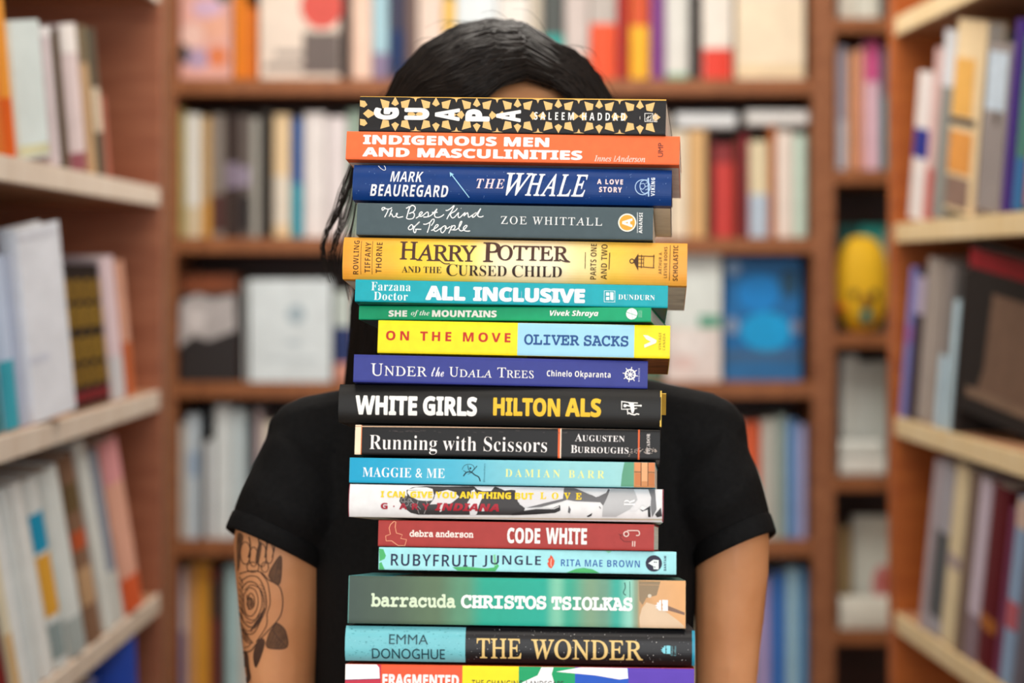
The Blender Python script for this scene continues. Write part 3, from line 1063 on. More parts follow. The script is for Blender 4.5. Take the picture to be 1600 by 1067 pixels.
torso = []
for z, rx, ry, dx in ((0.87, 0.172, 0.118, 0), (0.95, 0.166, 0.116, 0), (1.02, 0.160, 0.112, 0), (1.08, 0.157, 0.110, 0), (1.14, 0.158, 0.108, 0), (1.20, 0.160, 0.106, 0),
                      (1.25, 0.162, 0.102, 0), (1.285, 0.162, 0.094, 0), (1.31, 0.158, 0.084, 0), (1.328, 0.150, 0.072, 0), (1.342, 0.138, 0.060, 0), (1.354, 0.122, 0.054, 0.001), (1.363, 0.110, 0.050, 0.001), (1.39, 0.108, 0.048, 0.001)):
    torso.append(wrinkle(sq_ring(Vector((HX + 0.003 + dx, PY + 0.02, z)), EX, EY, rx, ry), 0.006, (9, 0, 7), 3.1))
solid(torso)
for ctr, nk in ((P(486, 690, PY), Vector((-0.100, PY + 0.012, 1.322))), (P(1098, 684, PY), Vector((0.098, PY + 0.012, 1.326)))):
    S.limb([(nk, 0.038), (ctr, 0.0385)])
PS = PY - 0.004
hems = []
for prof, seed in (
    ([((480, 670), (570, 770), 0.034), ((432, 664), (556, 786), 0.050), ((413, 690), (546, 804), 0.057), ((396, 727), (534, 828), 0.061), ((379, 768), (522, 852), 0.062), ((363, 808), (512, 874), 0.062)], (60, 95, 1.7)),
    ([((1100, 668), (1020, 770), 0.034), ((1146, 660), (1034, 786), 0.050), ((1164, 690), (1050, 808), 0.057), ((1179, 727), (1064, 830), 0.060), ((1193, 772), (1073, 849), 0.060), ((1203, 812), (1079, 865), 0.058)], (-70, 100, 5.2))):
    rings = sleeve(prof, PS, seed)
    solid(rings)
    hems.append(loft(hem_ring(rings)))
tee = S.build('t_shirt', CLOTH, 0.0045, 3, None)
bm = bmesh.new()
bm.from_mesh(tee.data)
kill = [v for v in bm.verts if (v.co.z > 1.3615 and abs(v.co.x) < 0.13) or v.co.z < 0.877]
bmesh.ops.delete(bm, geom=kill, context='VERTS')
for m in hems:
    nv = [bm.verts.new(p) for p in m.v]
    for f in m.f:
        fc = bm.faces.new([nv[i] for i in f])
        fc.smooth = True
bm.to_mesh(tee.data)
bm.free()
child(tee)
tee['label'] = 'plain black short sleeved cotton t-shirt'

# trousers and shoes
Tr = Body()
Tr.ell((HX, PY + 0.025, 0.86), (0.163, 0.112, 0.10))
for sx in (-1, 1):
    Tr.limb([(Vector((HX + 0.083 * sx, PY + 0.02, 0.82)), 0.092), (Vector((HX + 0.088 * sx, PY + 0.012, 0.62)), 0.074), (Vector((HX + 0.09 * sx, PY + 0.01, 0.46)), 0.060),
             (Vector((HX + 0.09 * sx, PY + 0.03, 0.32)), 0.056), (Vector((HX + 0.09 * sx, PY + 0.045, 0.10)), 0.050)])
child(Tr.build('trousers', DENIM, 0.006, 4, None))
for sx in (-1, 1):
    S = Body()
    S.limb([(Vector((HX + 0.09 * sx, PY + 0.065, 0.046)), 0.042), (Vector((HX + 0.096 * sx, PY - 0.03, 0.044)), 0.040), (Vector((HX + 0.098 * sx, PY - 0.11, 0.036)), 0.034)])
    sh = S.build('shoe', SHOE, 0.006, 4, None)
    for v in sh.data.vertices:
        v.co.z = max(v.co.z, 0.001)
    child(sh)

# --- hair: a cap under thousands of fine strands falling from a side part
hc = Vector((-0.012, PY + 0.056, 1.540))
HR = Vector((0.109, 0.120, 0.1245))
PART = math.radians(25)


def on_head(a, s, k):
    """a: angle from straight up (+ = towards the bare arm), s: front (-1) to back (+1)"""
    w = math.sqrt(max(0.0, 1 - s * s))
    return Vector((hc.x + HR.x * k * w * math.sin(a), hc.y + HR.y * k * s, hc.z + HR.z * k * w * math.cos(a)))


strands = []
rnd = random.Random(21)
for i in range(6800):
    left = rnd.random() < 0.66
    s0 = -0.70 + 1.62 * rnd.random() ** 0.9
    if i > 5200:
        left = i % 5 > 0
        s0 = rnd.uniform(-0.71, -0.45)
    k = 0.925 + 0.075 * math.sqrt(rnd.random())
    w0 = math.sqrt(1 - min(0.9, s0 * s0))
    pa = math.asin(min(0.97, 0.047 / (HR.x * w0)))
    a0 = pa + rnd.gauss(0, 0.035)
    end = math.radians(97)
    pts = []
    N = 9
    wob = rnd.uniform(0, 6.28)
    clump = noise.noise(Vector((s0 * 9, 3.0 if left else 8.0, 1.0)))
    front = max(0.0, min(1.0, (-s0 - 0.25) / 0.43)) if left else 0.0
    lum = rnd.uniform(0.8, 1.0)
    for j in range(N):
        t = j / (N - 1)
        if left:
            a = a0 - (a0 + end) * t
        else:
            a = a0 + (end - a0) * t
        s = s0 - front * 0.21 * lum * (math.sin(math.pi / 2 * t / 0.46) if t < 0.46 else math.cos(math.pi / 2 * (t - 0.46) / 0.54)) + (0.3 * front * max(0, t - 0.5) * 2) + 0.015 * math.sin(3 * t + wob) + 0.03 * clump * t
        kk = k + 0.016 * math.sin(math.pi * min(1, t * 1.2)) * noise.noise(Vector((s0 * 16, 2.0 * t, 3.0 if left else 8.0)))
        # the part lies in a shallow groove
        kk -= 0.055 * math.exp(-(abs(a - pa) / 0.16) ** 2)
        q = on_head(a, max(-0.93, min(0.96, s)), kk)
        pts.append(q + Vector((rnd.gauss(0, .0006), rnd.gauss(0, .0006), rnd.gauss(0, .0006))))
    last = pts[-1]
    if left:
        L = rnd.uniform(0.17, 0.27)
        for j in range(1, 6):
            t = j / 5
            pts.append(last + Vector((-0.018 * t + 0.006 * math.sin(5 * t + clump * 3), 0.02 * t * (0.5 - s0), -L * t)))
    else:
        L = rnd.uniform(0.12, 0.22)
        for j in range(1, 5):
            t = j / 4
            pts.append(last + Vector((0.004 * t - 0.012 * t * t, 0.045 * t, -L * t)))
    strands.append((pts, rnd.uniform(0.00045, 0.0008)))
# loose wisps beside the stack
for pth in (
    [(560, 232), (549, 270), (535, 310), (520, 338), (508, 362), (503, 385), (506, 410), (516, 440)],
    [(562, 236), (552, 275), (540, 312), (526, 340), (512, 362), (504, 384), (503, 408), (507, 432)],
    [(564, 238), (553, 282), (545, 320), (536, 350), (524, 372), (519, 396), (520, 418), (528, 440)],
    [(566, 238), (556, 284), (548, 322), (540, 348), (529, 368), (522, 392), (521, 415), (524, 430)],
    [(566, 240), (558, 290), (552, 330), (545, 356), (536, 380), (530, 402), (530, 424), (536, 446)],
    [(560, 225), (544, 272), (532, 300), (524, 330), (515, 352), (509, 380), (510, 402), (514, 420)],
    [(570, 240), (560, 300), (554, 340), (548, 372), (542, 396), (540, 420), (543, 448), (548, 470)],
    [(562, 235), (547, 262), (538, 290), (534, 320), (532, 350), (527, 378), (518, 400), (516, 424)],
):
    for r in range(7):
        jx, jy = rnd.gauss(0, 3.2), rnd.gauss(0, 3)
        Yw = PY - 0.045 + rnd.gauss(0, 0.01)
        pts = [P(x + jx * (0.4 + 0.12 * i), y + jy, Yw) for i, (x, y) in enumerate(pth)]
        strands.append((pts, rnd.uniform(0.00022, 0.00042)))
# a few flyaways off the crown
for i in range(26):
    a = rnd.uniform(-0.9, 1.35)
    s = rnd.uniform(-0.5, 0.4)
    p0 = on_head(a, s, 0.98)
    tang = (on_head(a + 0.1, s, 1) - on_head(a, s, 1)).normalized() * (1 if a > PART else -1)
    nrm = (p0 - hc).normalized()
    L = rnd.uniform(0.02, 0.05)
    am = rnd.uniform(0.003, 0.012)
    strands.append(([p0 + tang * L * t + nrm * (am * math.sin(2.6 * t)) for t in (0, .17, .33, .5, .67, .83, 1)], 0.0002))

hv, hf = [], []
for pts, r in strands:
    n = len(pts)
    b0 = len(hv)
    for j, p in enumerate(pts):
        d = (pts[min(j + 1, n - 1)] - pts[max(j - 1, 0)]).normalized()
        a = d.cross(Vector((0.3, -0.9, 0.31))).normalized()
        b = d.cross(a)
        rr = r * (1.0 if j < n - 2 else 0.55)
        for q in range(3):
            an = 2.0944 * q
            hv.append(p + (a * math.cos(an) + b * math.sin(an)) * rr)
    for j in range(n - 1):
        for q in range(3):
            o0, o1 = b0 + j * 3 + q, b0 + j * 3 + (q + 1) % 3
            hf.append((o0, o1, o1 + 3, o0 + 3))
hair = child(obj('hair', hv, hf, HAIR, smooth=True))
hair['label'] = 'long black hair with a side part'
# under-layer: scalp cap and the mass hanging at the sides and back
bm = bmesh.new()
bmesh.ops.create_uvsphere(bm, u_segments=128, v_segments=96, radius=1)
for v in bm.verts:
    v.co = Vector((hc.x + v.co.x * HR.x * 0.915, hc.y + v.co.y * HR.y * 0.93, hc.z + v.co.z * HR.z * 0.905))
dele = [v for v in bm.verts if (v.co.y < hc.y - 0.058 and v.co.z < hc.z + 0.088) or (v.co.y < hc.y - 0.03 and v.co.z < hc.z + 0.03) or v.co.z < hc.z - 0.085]
bmesh.ops.delete(bm, geom=dele, context='VERTS')
k = MB()
k.bm(bm)
cap = child(k.build('hair_underlayer', HAIR, None, True), hair)
back = []
for z, rx, ry in ((1.53, 0.090, 0.055), (1.47, 0.091, 0.050), (1.40, 0.088, 0.042), (1.33, 0.088, 0.036), (1.28, 0.084, 0.028)):
    back.append(sq_ring(Vector((-0.016, PY + 0.10, z)), EX, EY, rx, ry, 32))
mm = loft(back)
mm.f.append(tuple(range(len(mm.v) - 32, len(mm.v))))
child(mm.build('hair_underlayer', HAIR, None, True), hair)

# --- rose tattoo on the upper arm, lying on the skin
_bv = BVHTree.FromPolygons([v.co.copy() for v in body.data.vertices], [tuple(p.vertices) for p in body.data.polygons])
EYE = Vector((0, 0, H))


def on_skin(px, py, lift=0.0005):
    d = ray(px, py).normalized()
    h, n, i, dist = _bv.ray_cast(EYE, d, 4.0)
    if h is None or h.y > PY + 0.06:
        return None
    return h + n * lift


INK = mat('4b3226', 0.55, 0.2, 120.0, 0.3)
INK2 = mat('67462f', 0.55, 0.3, 160.0, 0.3)
tv, tf, tm = [], [], []


def tz(pts):
    return [(x / 4.32 + 340, y / 4.32 + 820) for x, y in pts]


def smooth_path(pts, n=6, closed=False):
    out = []
    k = len(pts)
    rng = range(k if closed else k - 1)
    for i in rng:
        p0 = pts[(i - 1) % k] if (closed or i > 0) else pts[i]
        p1, p2 = pts[i], pts[(i + 1) % k]
        p3 = pts[(i + 2) % k] if (closed or i + 2 < k) else p2
        for j in range(n):
            t = j / n
            out.append(tuple(0.5 * (2 * p1[c] + (p2[c] - p0[c]) * t + (2 * p0[c] - 5 * p1[c] + 4 * p2[c] - p3[c]) * t * t + (3 * p1[c] - p0[c] - 3 * p2[c] + p3[c]) * t ** 3) for c in (0, 1)))
    out.append(pts[0] if closed else pts[-1])
    return out


def ink_line(pts, w=1.5, closed=False, m=0):
    path = smooth_path(pts, 5, closed)
    prev = None
    for i, (x, y) in enumerate(path):
        x1, y1 = path[min(i + 1, len(path) - 1)]
        x0, y0 = path[max(i - 1, 0)]
        dx, dy = x1 - x0, y1 - y0
        l = math.hypot(dx, dy) or 1
        nx, ny = -dy / l * w / 2, dx / l * w / 2
        a, b = on_skin(x + nx, y + ny), on_skin(x - nx, y - ny)
        if a is None or b is None:
            prev = None
            continue
        n = len(tv)
        tv.extend((a, b))
        if prev is not None:
            tf.append((prev, prev + 1, n + 1, n))
            tm.append(m)
        prev = n


def ink_fill(pts, m=0, soft=False):
    bm = bmesh.new()
    pts = smooth_path(pts, 3, True)[:-1] if soft else pts
    vs = [bm.verts.new((x, y, 0)) for x, y in pts]
    f = bm.faces.new(vs)
    bmesh.ops.triangulate(bm, faces=[f])
    for _ in range(2):
        bmesh.ops.subdivide_edges(bm, edges=bm.edges[:], cuts=1, use_grid_fill=True)
    bmesh.ops.triangulate(bm, faces=bm.faces[:])
    idx = {}
    for v in bm.verts:
        p = on_skin(v.co.x, v.co.y, 0.0004)
        if p is not None:
            idx[v] = len(tv)
            tv.append(p)
    for f in bm.faces:
        if all(v in idx for v in f.verts):
            tf.append(tuple(idx[v] for v in f.verts))
            tm.append(m)
    bm.free()


ink_fill(tz([(345, 345), (362, 295), (425, 208), (430, 320), (415, 400), (372, 382)]), 1, True)
ink_line(tz([(345, 345), (362, 295), (425, 208), (430, 320), (415, 400), (372, 382), (345, 345)]), 1.6)
ink_line(tz([(418, 230), (395, 320), (385, 385)]), 1.0)
ink_fill(tz([(398, 660), (455, 710), (468, 822), (372, 834), (330, 812), (352, 728)]), 1, True)
ink_line(tz([(398, 660), (455, 710), (468, 822), (372, 834), (330, 812), (352, 728), (398, 660)]), 1.6)
ink_line(tz([(372, 705), (415, 770), (462, 820)]), 1.2)
for k_ in range(5):
    ink_line(tz([(385 + 16 * k_, 725 + 18 * k_), (372 + 14 * k_, 770 + 14 * k_), (350 + 18 * k_, 812 + 4 * k_)]), 0.9)
ink_fill(tz([(285, 765), (322, 795), (265, 962), (242, 900), (252, 830)]), 0, True)
ink_fill(tz([(175, 865), (205, 868), (216, 960), (226, 1040), (180, 1066)]), 0, True)
# rose: outer petals, then turns of the spiral
ink_line(tz([(150, 330), (215, 312), (290, 318), (345, 370), (400, 400), (428, 440), (440, 520), (428, 600), (395, 655), (340, 715), (265, 800), (225, 850), (170, 860)]), 1.7)
ink_line(tz([(290, 320), (335, 380), (350, 450), (355, 530), (335, 600), (330, 680), (262, 790)]), 1.4)
ink_line(tz([(160, 380), (215, 345), (275, 355), (312, 420), (330, 500), (325, 570), (290, 650), (250, 725), (205, 735), (170, 700)]), 1.5)
ink_line(tz([(165, 430), (205, 385), (260, 395), (295, 460), (300, 540), (275, 610), (235, 660), (195, 650)]), 1.4)
ink_line(tz([(180, 470), (215, 425), (255, 440), (275, 500), (265, 570), (230, 615), (195, 600), (180, 540), (180, 470)]), 1.3)
ink_line(tz([(200, 500), (225, 460), (250, 490), (248, 545), (220, 570), (202, 540), (205, 505), (228, 495), (235, 530), (220, 545)]), 1.2)
ink_line(tz([(150, 600), (185, 660), (225, 690), (275, 660), (320, 590)]), 1.3)
ink_line(tz([(155, 660), (190, 710), (240, 715)]), 1.2)
ink_line(tz([(150, 720), (200, 790), (245, 795)]), 1.2)
ink_line(tz([(180, 830), (215, 815), (235, 780)]), 1.1)
for k_ in range(9):
    ink_line(tz([(322 - 4 * k_, 560 + 10 * k_), (300 - 5 * k_, 600 + 11 * k_), (268 - 6 * k_, 640 + 9 * k_)]), 1.1)
for k_ in range(6):
    ink_line(tz([(198 + 8 * k_, 470 + 5 * k_), (204 + 8 * k_, 520), (212 + 7 * k_, 570 - 4 * k_)]), 0.9)
for k_ in range(7):
    ink_line(tz([(285 + 6 * k_, 400 + 22 * k_), (318 + 3 * k_, 420 + 22 * k_)]), 0.8)
    ink_line(tz([(160 + 4 * k_, 700 + 12 * k_), (200 + 6 * k_, 735 + 9 * k_)]), 0.9)
    ink_line(tz([(148, 350 + 40 * k_), (165, 372 + 40 * k_), (172, 400 + 40 * k_)]), 1.2)
ink_line(tz([(185, 440), (230, 405), (285, 430), (310, 490), (312, 560), (285, 625)]), 1.2)
ink_line(tz([(165, 560), (200, 625), (250, 640), (300, 590)]), 1.2)
ink_line(tz([(160, 620), (205, 680), (262, 690)]), 1.1)
# crown of petals under the sleeve
for cx, cy, rx, ry in ((190, 190, 34, 75), (245, 215, 28, 65), (300, 205, 30, 78), (350, 190, 26, 70), (240, 285, 40, 34), (320, 285, 24, 34)):
    ink_line(tz(disc(cx, cy, rx, ry, 12)), 1.3, True)
for x in (150, 215, 275, 325, 375):
    ink_line(tz([(x, 80), (x + 8, 150), (x - 6, 220)]), 1.8)
ink_fill(tz([(135, 70), (175, 75), (160, 170), (150, 280), (135, 300)]), 1, True)
ink_fill(tz([(255, 240), (280, 120), (300, 130), (280, 250)]), 1, True)
tat = child(obj('tattoo', tv, tf, [INK, INK2], None, tm), body)
tat['label'] = 'dark brown rose tattoo with leaves'

# ------------------------------------------------------------------ the stack of books
def alpha(s, up, lo):
    ex = {0x1D455: 0x210E, 0x1D49D: 0x212C, 0x1D4A0: 0x2130, 0x1D4A1: 0x2131, 0x1D4A3: 0x210B, 0x1D4A4: 0x2110, 0x1D4A7: 0x2112, 0x1D4A8: 0x2133, 0x1D4AD: 0x211B, 0x1D4BA: 0x212F, 0x1D4BC: 0x210A, 0x1D4C4: 0x2134}
    o = ''
    for ch in s:
        if 'A' <= ch <= 'Z':
            k = up + ord(ch) - 65
        elif 'a' <= ch <= 'z':
            k = lo + ord(ch) - 97
        else:
            o += ch
            continue
        o += chr(ex.get(k, k))
    return o


STYLES = dict(plain=None, bserif=(0x1D400, 0x1D41A), ital=(0x1D434, 0x1D44E), roman=(0x1D434, 0x1D44E), bital=(0x1D468, 0x1D482), broman=(0x1D468, 0x1D482), script=(0x1D4D0, 0x1D4EA),
              sans=(0x1D5A0, 0x1D5BA), bsans=(0x1D5D4, 0x1D5EE), isans=(0x1D608, 0x1D622), bisans=(0x1D63C, 0x1D656), mono=(0x1D670, 0x1D68A))


def glyphs(s, style, w, sp):
    st = STYLES[style]
    c = bpy.data.curves.new('glyphs', 'FONT')
    c.body = alpha(s, *st) if st else s
    c.offset = w
    c.space_character = sp
    c.size = 1
    c.resolution_u = 5
    o = bpy.data.objects.new('glyphs', c)
    me = o.to_mesh()
    vs = [(v.co.x, v.co.y) for v in me.vertices]
    fs = [tuple(p.vertices) for p in me.polygons]
    o.to_mesh_clear()
    bpy.data.objects.remove(o)
    bpy.data.curves.remove(c)
    if style == 'roman':        # italic capitals set upright
        vs = [(x - 0.272 * y, y) for x, y in vs]
    if style == 'broman':
        vs = [(x - 0.25 * y, y) for x, y in vs]
    return vs, fs


BOOKS = []


class Book:
    """one book of the stack; corners of its spine face as seen: TL, TR, BR, BL"""

    def __init__(s, kind, label, tl, tr, br, bl, yaw, depth=0.13, round_e=0.0, cover='888888', rough=0.42, hard=False, board=None, pages=None, shift=0.0, spec=0.2):
        s.kind, s.label, s.hard = kind, label, hard
        cy = (tl[1] + tr[1] + br[1] + bl[1]) / 4
        s.R, s.D, s.U = stack_frame(yaw, 2.1 - 1.5 * (cy - 180) / 885)
        cx = (tl[0] + tr[0] + br[0] + bl[0]) / 4
        s.px = (tl, tr, br, bl)
        s.slope = ((tr[1] - tl[1]) + (br[1] - bl[1])) / ((tr[0] - tl[0]) + (br[0] - bl[0]))
        Yc = stack_depth(cy) + shift
        s.C = P(cx, cy, Yc)
        s.e = round_e
        q = [s.raw(*p) for p in (tl, tr, br, bl)]
        u0, u1 = (q[0][0] + q[3][0]) / 2, (q[1][0] + q[2][0]) / 2
        v0, v1 = (q[2][1] + q[3][1]) / 2, (q[0][1] + q[1][1]) / 2
        s.C = s.C + s.R * ((u0 + u1) / 2) + s.U * ((v0 + v1) / 2)
        s.L, s.T = u1 - u0, v1 - v0
        s.depth = depth
        s.cover, s.rough, s.spec = cover, rough, spec
        s.board = board or cover
        s.pages = pages
        s.parts = {}
        s.layer = 0
        BOOKS.append(s)

    def raw(s, px, py):
        d = ray(px, py)
        t = (s.C - EYE).dot(s.D) / d.dot(s.D)
        q = EYE + d * t - s.C
        return q.dot(s.R), q.dot(s.U)

    uv = raw

    def prof(s, v):
        """how far the spine face bends back at height v"""
        t = min(1.0, abs(2 * v / s.T))
        if s.e > 0.0015:
            return s.e * t ** 3
        return 0.0006 * t ** 12

    def sk(s, x, y):
        """pixel of a point given as if the book lay level from its own left end"""
        return (x, y + s.slope * (x - s.px[0][0]))

    # --- printed things -------------------------------------------------
    def add(s, part, pts, faces, hexs, rough=None):
        """pts in (u, v)"""
        bm = bmesh.new()
        vs = [bm.verts.new((u, v, 0)) for u, v in pts]
        for f in faces:
            try:
                bm.faces.new([vs[i] for i in f])
            except ValueError:
                pass
        lo, hi = min(p[1] for p in pts), max(p[1] for p in pts)
        cuts = [k / 19 for k in range(-9, 10)] if s.e > 0.0015 else [-0.488, -0.47, -0.44, -0.38, 0.38, 0.44, 0.47, 0.488]
        for k in cuts:
            if lo + 1e-5 < k * s.T < hi - 1e-5:
                geom = bm.verts[:] + bm.edges[:] + bm.faces[:]
                bmesh.ops.bisect_plane(bm, geom=geom, plane_co=(0, k * s.T, 0), plane_no=(0, 1, 0), dist=1e-7)
        hl, ht = s.L / 2 - 0.00005, s.T / 2 - 0.0001
        s.layer += 1
        eps = 0.00010 + min(0.000012 * s.layer, 0.0004 + 0.000001 * s.layer)
        bm.verts.index_update()
        out = [(max(-hl, min(hl, v.co.x)), s.prof(max(-ht, min(ht, v.co.y))) - eps, max(-ht, min(ht, v.co.y)) + s.T / 2) for v in bm.verts]
        fcs = [tuple(v.index for v in f.verts) for f in bm.faces]
        bm.free()
        V, Fc, M, FM = s.parts.setdefault(part, ([], [], [], []))
        m = hexs if not isinstance(hexs, str) else mat(hexs, rough if rough is not None else s.rough, 0.03, 90.0, s.spec)
        if m not in M:
            M.append(m)
        n0 = len(V)
        V += out
        Fc += [tuple(n0 + i for i in f) for f in fcs]
        FM += [M.index(m)] * len(fcs)

    def poly(s, part, pts, hexs):
        p = [s.uv(*q) for q in pts]
        from mathutils.geometry import tessellate_polygon
        tris = tessellate_polygon([[Vector((a, b, 0)) for a, b in p]])
        s.add(part, p, [tuple(t) for t in tris], hexs)

    def rect(s, part, x0, y0, x1, y1, hexs):
        """upright rectangle following the book's slope"""
        s.poly(part, [s.sk(x0, y0), s.sk(x1, y0), s.sk(x1, y1), s.sk(x0, y1)], hexs)

    def band(s, part, x0, x1, hexs):
        """the whole height of the spine between two columns"""
        cy = (s.px[0][1] + s.px[3][1]) / 2
        u0, u1 = s.uv(*s.sk(x0, cy))[0], s.uv(*s.sk(x1, cy))[0]
        h = s.T / 2
        s.add((part, s.layer), [(u0, -h), (u1, -h), (u1, h), (u0, h)], [(0, 1, 2, 3)], hexs)

    def line(s, part, pts, hexs, w=1.0, closed=False, curve=False):
        if curve:
            pts = smooth_path(pts, 5, closed)
            closed = False
        if closed:
            pts = list(pts) + [pts[0]]
        n = len(pts)
        V, Fc = [], []
        for i, (x, y) in enumerate(pts):
            a = pts[max(0, i - 1)]
            b = pts[min(n - 1, i + 1)]
            if closed and i in (0, n - 1):
                a, b = pts[n - 2], pts[1]
            dx, dy = b[0] - a[0], b[1] - a[1]
            l = math.hypot(dx, dy) or 1
            nx, ny = -dy / l * w / 2, dx / l * w / 2
            V += [s.uv(x + nx, y + ny), s.uv(x - nx, y - ny)]
            if i:
                k = 2 * i
                Fc.append((k - 2, k - 1, k + 1, k))
        s.add(part, V, Fc, hexs)

    def disc(s, part, x, y, r, hexs, n=28, ry=None):
        s.poly(part, disc(x, y, r, ry or r, n), hexs)

    def ring(s, part, x, y, r, w, hexs, n=28):
        s.line(part, disc(x, y, r, r, n), hexs, w, True)

    def text(s, part, string, x0, x1, y0, y1, hexs, style='sans', w=0.0, sp=1.0, rot=0, shear=0.0, rough=None):
        """letters filling the box; y0/y1 are measured at x0 and the line follows the book"""
        if part == PL:
            part = (part, s.layer)
        vs, fs = glyphs(string, style, min(w, 0.0), sp)
        if shear:
            vs = [(x + shear * y, y) for x, y in vs]
        if rot:
            vs = [(-y, x) for x, y in vs]
        ax, bx = min(v[0] for v in vs), max(v[0] for v in vs)
        ay, by = min(v[1] for v in vs), max(v[1] for v in vs)
        u0, v0 = s.uv(x0, y1)
        v1 = s.uv(x0, y0)[1]
        u1 = s.uv(x1, y1 + s.slope * (x1 - x0))[0]
        pts = [(u0 + (u1 - u0) * (x - ax) / (bx - ax), v0 + (v1 - v0) * (y - ay) / (by - ay)) for x, y in vs]
        if w <= 0:
            s.add(part, pts, fs, hexs, rough)
        else:       # bolder strokes: the same letters printed again a hair's breadth to each side
            sx, sy = w * (u1 - u0) / (bx - ax + 2 * w), w * (v1 - v0) / (by - ay + 2 * w)
            for q in range(8):
                a = math.pi / 4 * q
                s.add(part, [(u0 + sx + (u - u0) * (1 - 2 * sx / (u1 - u0)) + sx * math.cos(a), v0 + sy + (v - v0) * (1 - 2 * sy / (v1 - v0)) + sy * math.sin(a)) for u, v in pts], fs, hexs, rough)

    def gradient(s, part, stops, x0=None, x1=None, nx=96, ny=6, fn=None):
        """printed colour wash along the spine: stops (pixel x, colour)"""
        x0 = s.px[0][0] + 0.5 if x0 is None else x0
        x1 = s.px[1][0] - 0.5 if x1 is None else x1
        cy = (s.px[0][1] + s.px[3][1]) / 2
        u0, u1 = s.uv(*s.sk(x0, cy))[0], s.uv(*s.sk(x1, cy))[0]
        h = s.T / 2 - 0.0001
        hl = s.L / 2 - 0.00005
        u0, u1 = max(-hl, u0), min(hl, u1)
        s.layer += 1
        V, Fc, Cc = [], [], []
        lv = [-1 + 2 * j / 16 for j in range(17)] if s.e > 0.0015 else [-1, -.985, -.96, -.93, -.88, -.8, -.5, -.2, .2, .5, .8, .88, .93, .96, .985, 1]
        ny = len(lv) - 1
        for j in range(ny + 1):
            v = h * lv[j]
            for i in range(nx + 1):
                t = i / nx
                x = x0 + (x1 - x0) * t
                V.append((u0 + (u1 - u0) * t, s.prof(v) - 0.00011, v + s.T / 2))
                c = None
                for (xa, ca), (xb, cb) in zip(stops, stops[1:]):
                    if x <= xb or (xb, cb) == stops[-1]:
                        k = 0 if xb == xa else min(1, max(0, (x - xa) / (xb - xa)))
                        k = k * k * (3 - 2 * k)
                        A, Bc = lin(ca), lin(cb)
                        c = [A[m] + (Bc[m] - A[m]) * k for m in range(3)]
                        break
                if fn:
                    c = fn(x, (lv[j] + 1) / 2, c)
                g = 1 + 0.05 * noise.noise(Vector((x * 0.09, j * 0.7, 3)))
                Cc.append([min(1, q * g) for q in c] + [1])
        for j in range(ny):
            for i in range(nx):
                a = j * (nx + 1) + i
                Fc.append((a, a + 1, a + nx + 2, a + nx + 1))
        s.grad = (part, V, Fc, Cc)

    # --- the book itself ------------------------------------------------
    def build(s):
        base = s.C - s.U * (s.T / 2)
        e = empty('hardcover_book' if s.hard else 'paperback_book', frame(base, s.R, s.D, s.U))
        tag(e, s.label, 'book', None)
        T, L = s.T, s.L
        ct = 0.0026 if s.hard else 0.0006
        n = 24
        vs = [-T / 2 + T * (0.5 - 0.5 * math.cos(math.pi * i / n)) for i in range(n + 1)]
        outer = [(s.depth, T)] + [(s.prof(v), v + T / 2) for v in reversed(vs)] + [(s.depth, 0)]
        inner = [(s.depth, T - ct)] + [(s.prof(v) + ct, max(ct, min(T - ct, v * (1 - 2 * ct / T) + T / 2))) for v in reversed(vs)] + [(s.depth, ct)]
        MB().strip(outer, inner, -L / 2, L / 2, 'x').build('cover', mat(s.cover, s.rough, 0.05, 140.0, s.spec), e)
        inset = 0.0035 if s.hard else 0.0003
        fore = 0.004 if s.hard else 0.0008
        MB().box((-L / 2 + inset, s.e + ct + 0.0006, ct + 0.0002), (L / 2 - inset, s.depth - fore, T - ct - 0.0002)).build('page_block', s.pages or PAGES, e)
        if getattr(s, 'grad', None):
            part, V, Fc, Cc = s.grad
            o = obj(part, V, Fc, attr_mat('printed colour wash', s.rough, s.spec), e)
            a = o.data.color_attributes.new('print', 'FLOAT_COLOR', 'POINT')
            for i, c in enumerate(Cc):
                a.data[i].color = c
        for part, (V, Fc, M, FM) in s.parts.items():
            o = obj(part if isinstance(part, str) else part[0], V, Fc, M, e, FM)
        s.root = e
        return e


TL, AL_, PL, LG, PN = 'title_lettering', 'author_lettering', 'publisher_lettering', 'publisher_logo', 'spine_print'
WH = 'f6f4f1'

# 1 ------------------------------------------------------------------
b = Book('p', 'black paperback with a tan star pattern and white sideways letters, topmost of the stack', (562, 149.5), (1041.5, 155.5), (1039.5, 211), (561, 204.6), 6.7, 0.132, cover='201e1f', rough=0.4)
b.rect(PN, 562, 149.0, 1042, 150.9, 'e9b34e')  # highlight along the cover's top edge, painted as a gold line
tan = 'e6bd7c'


def gz(x, y):
    return b.sk(x / 5.333 + 520, 140 + (y - (x - 225) * 0.0125) / 5.333 + (x - 225) * 0.0125 / 5.333)


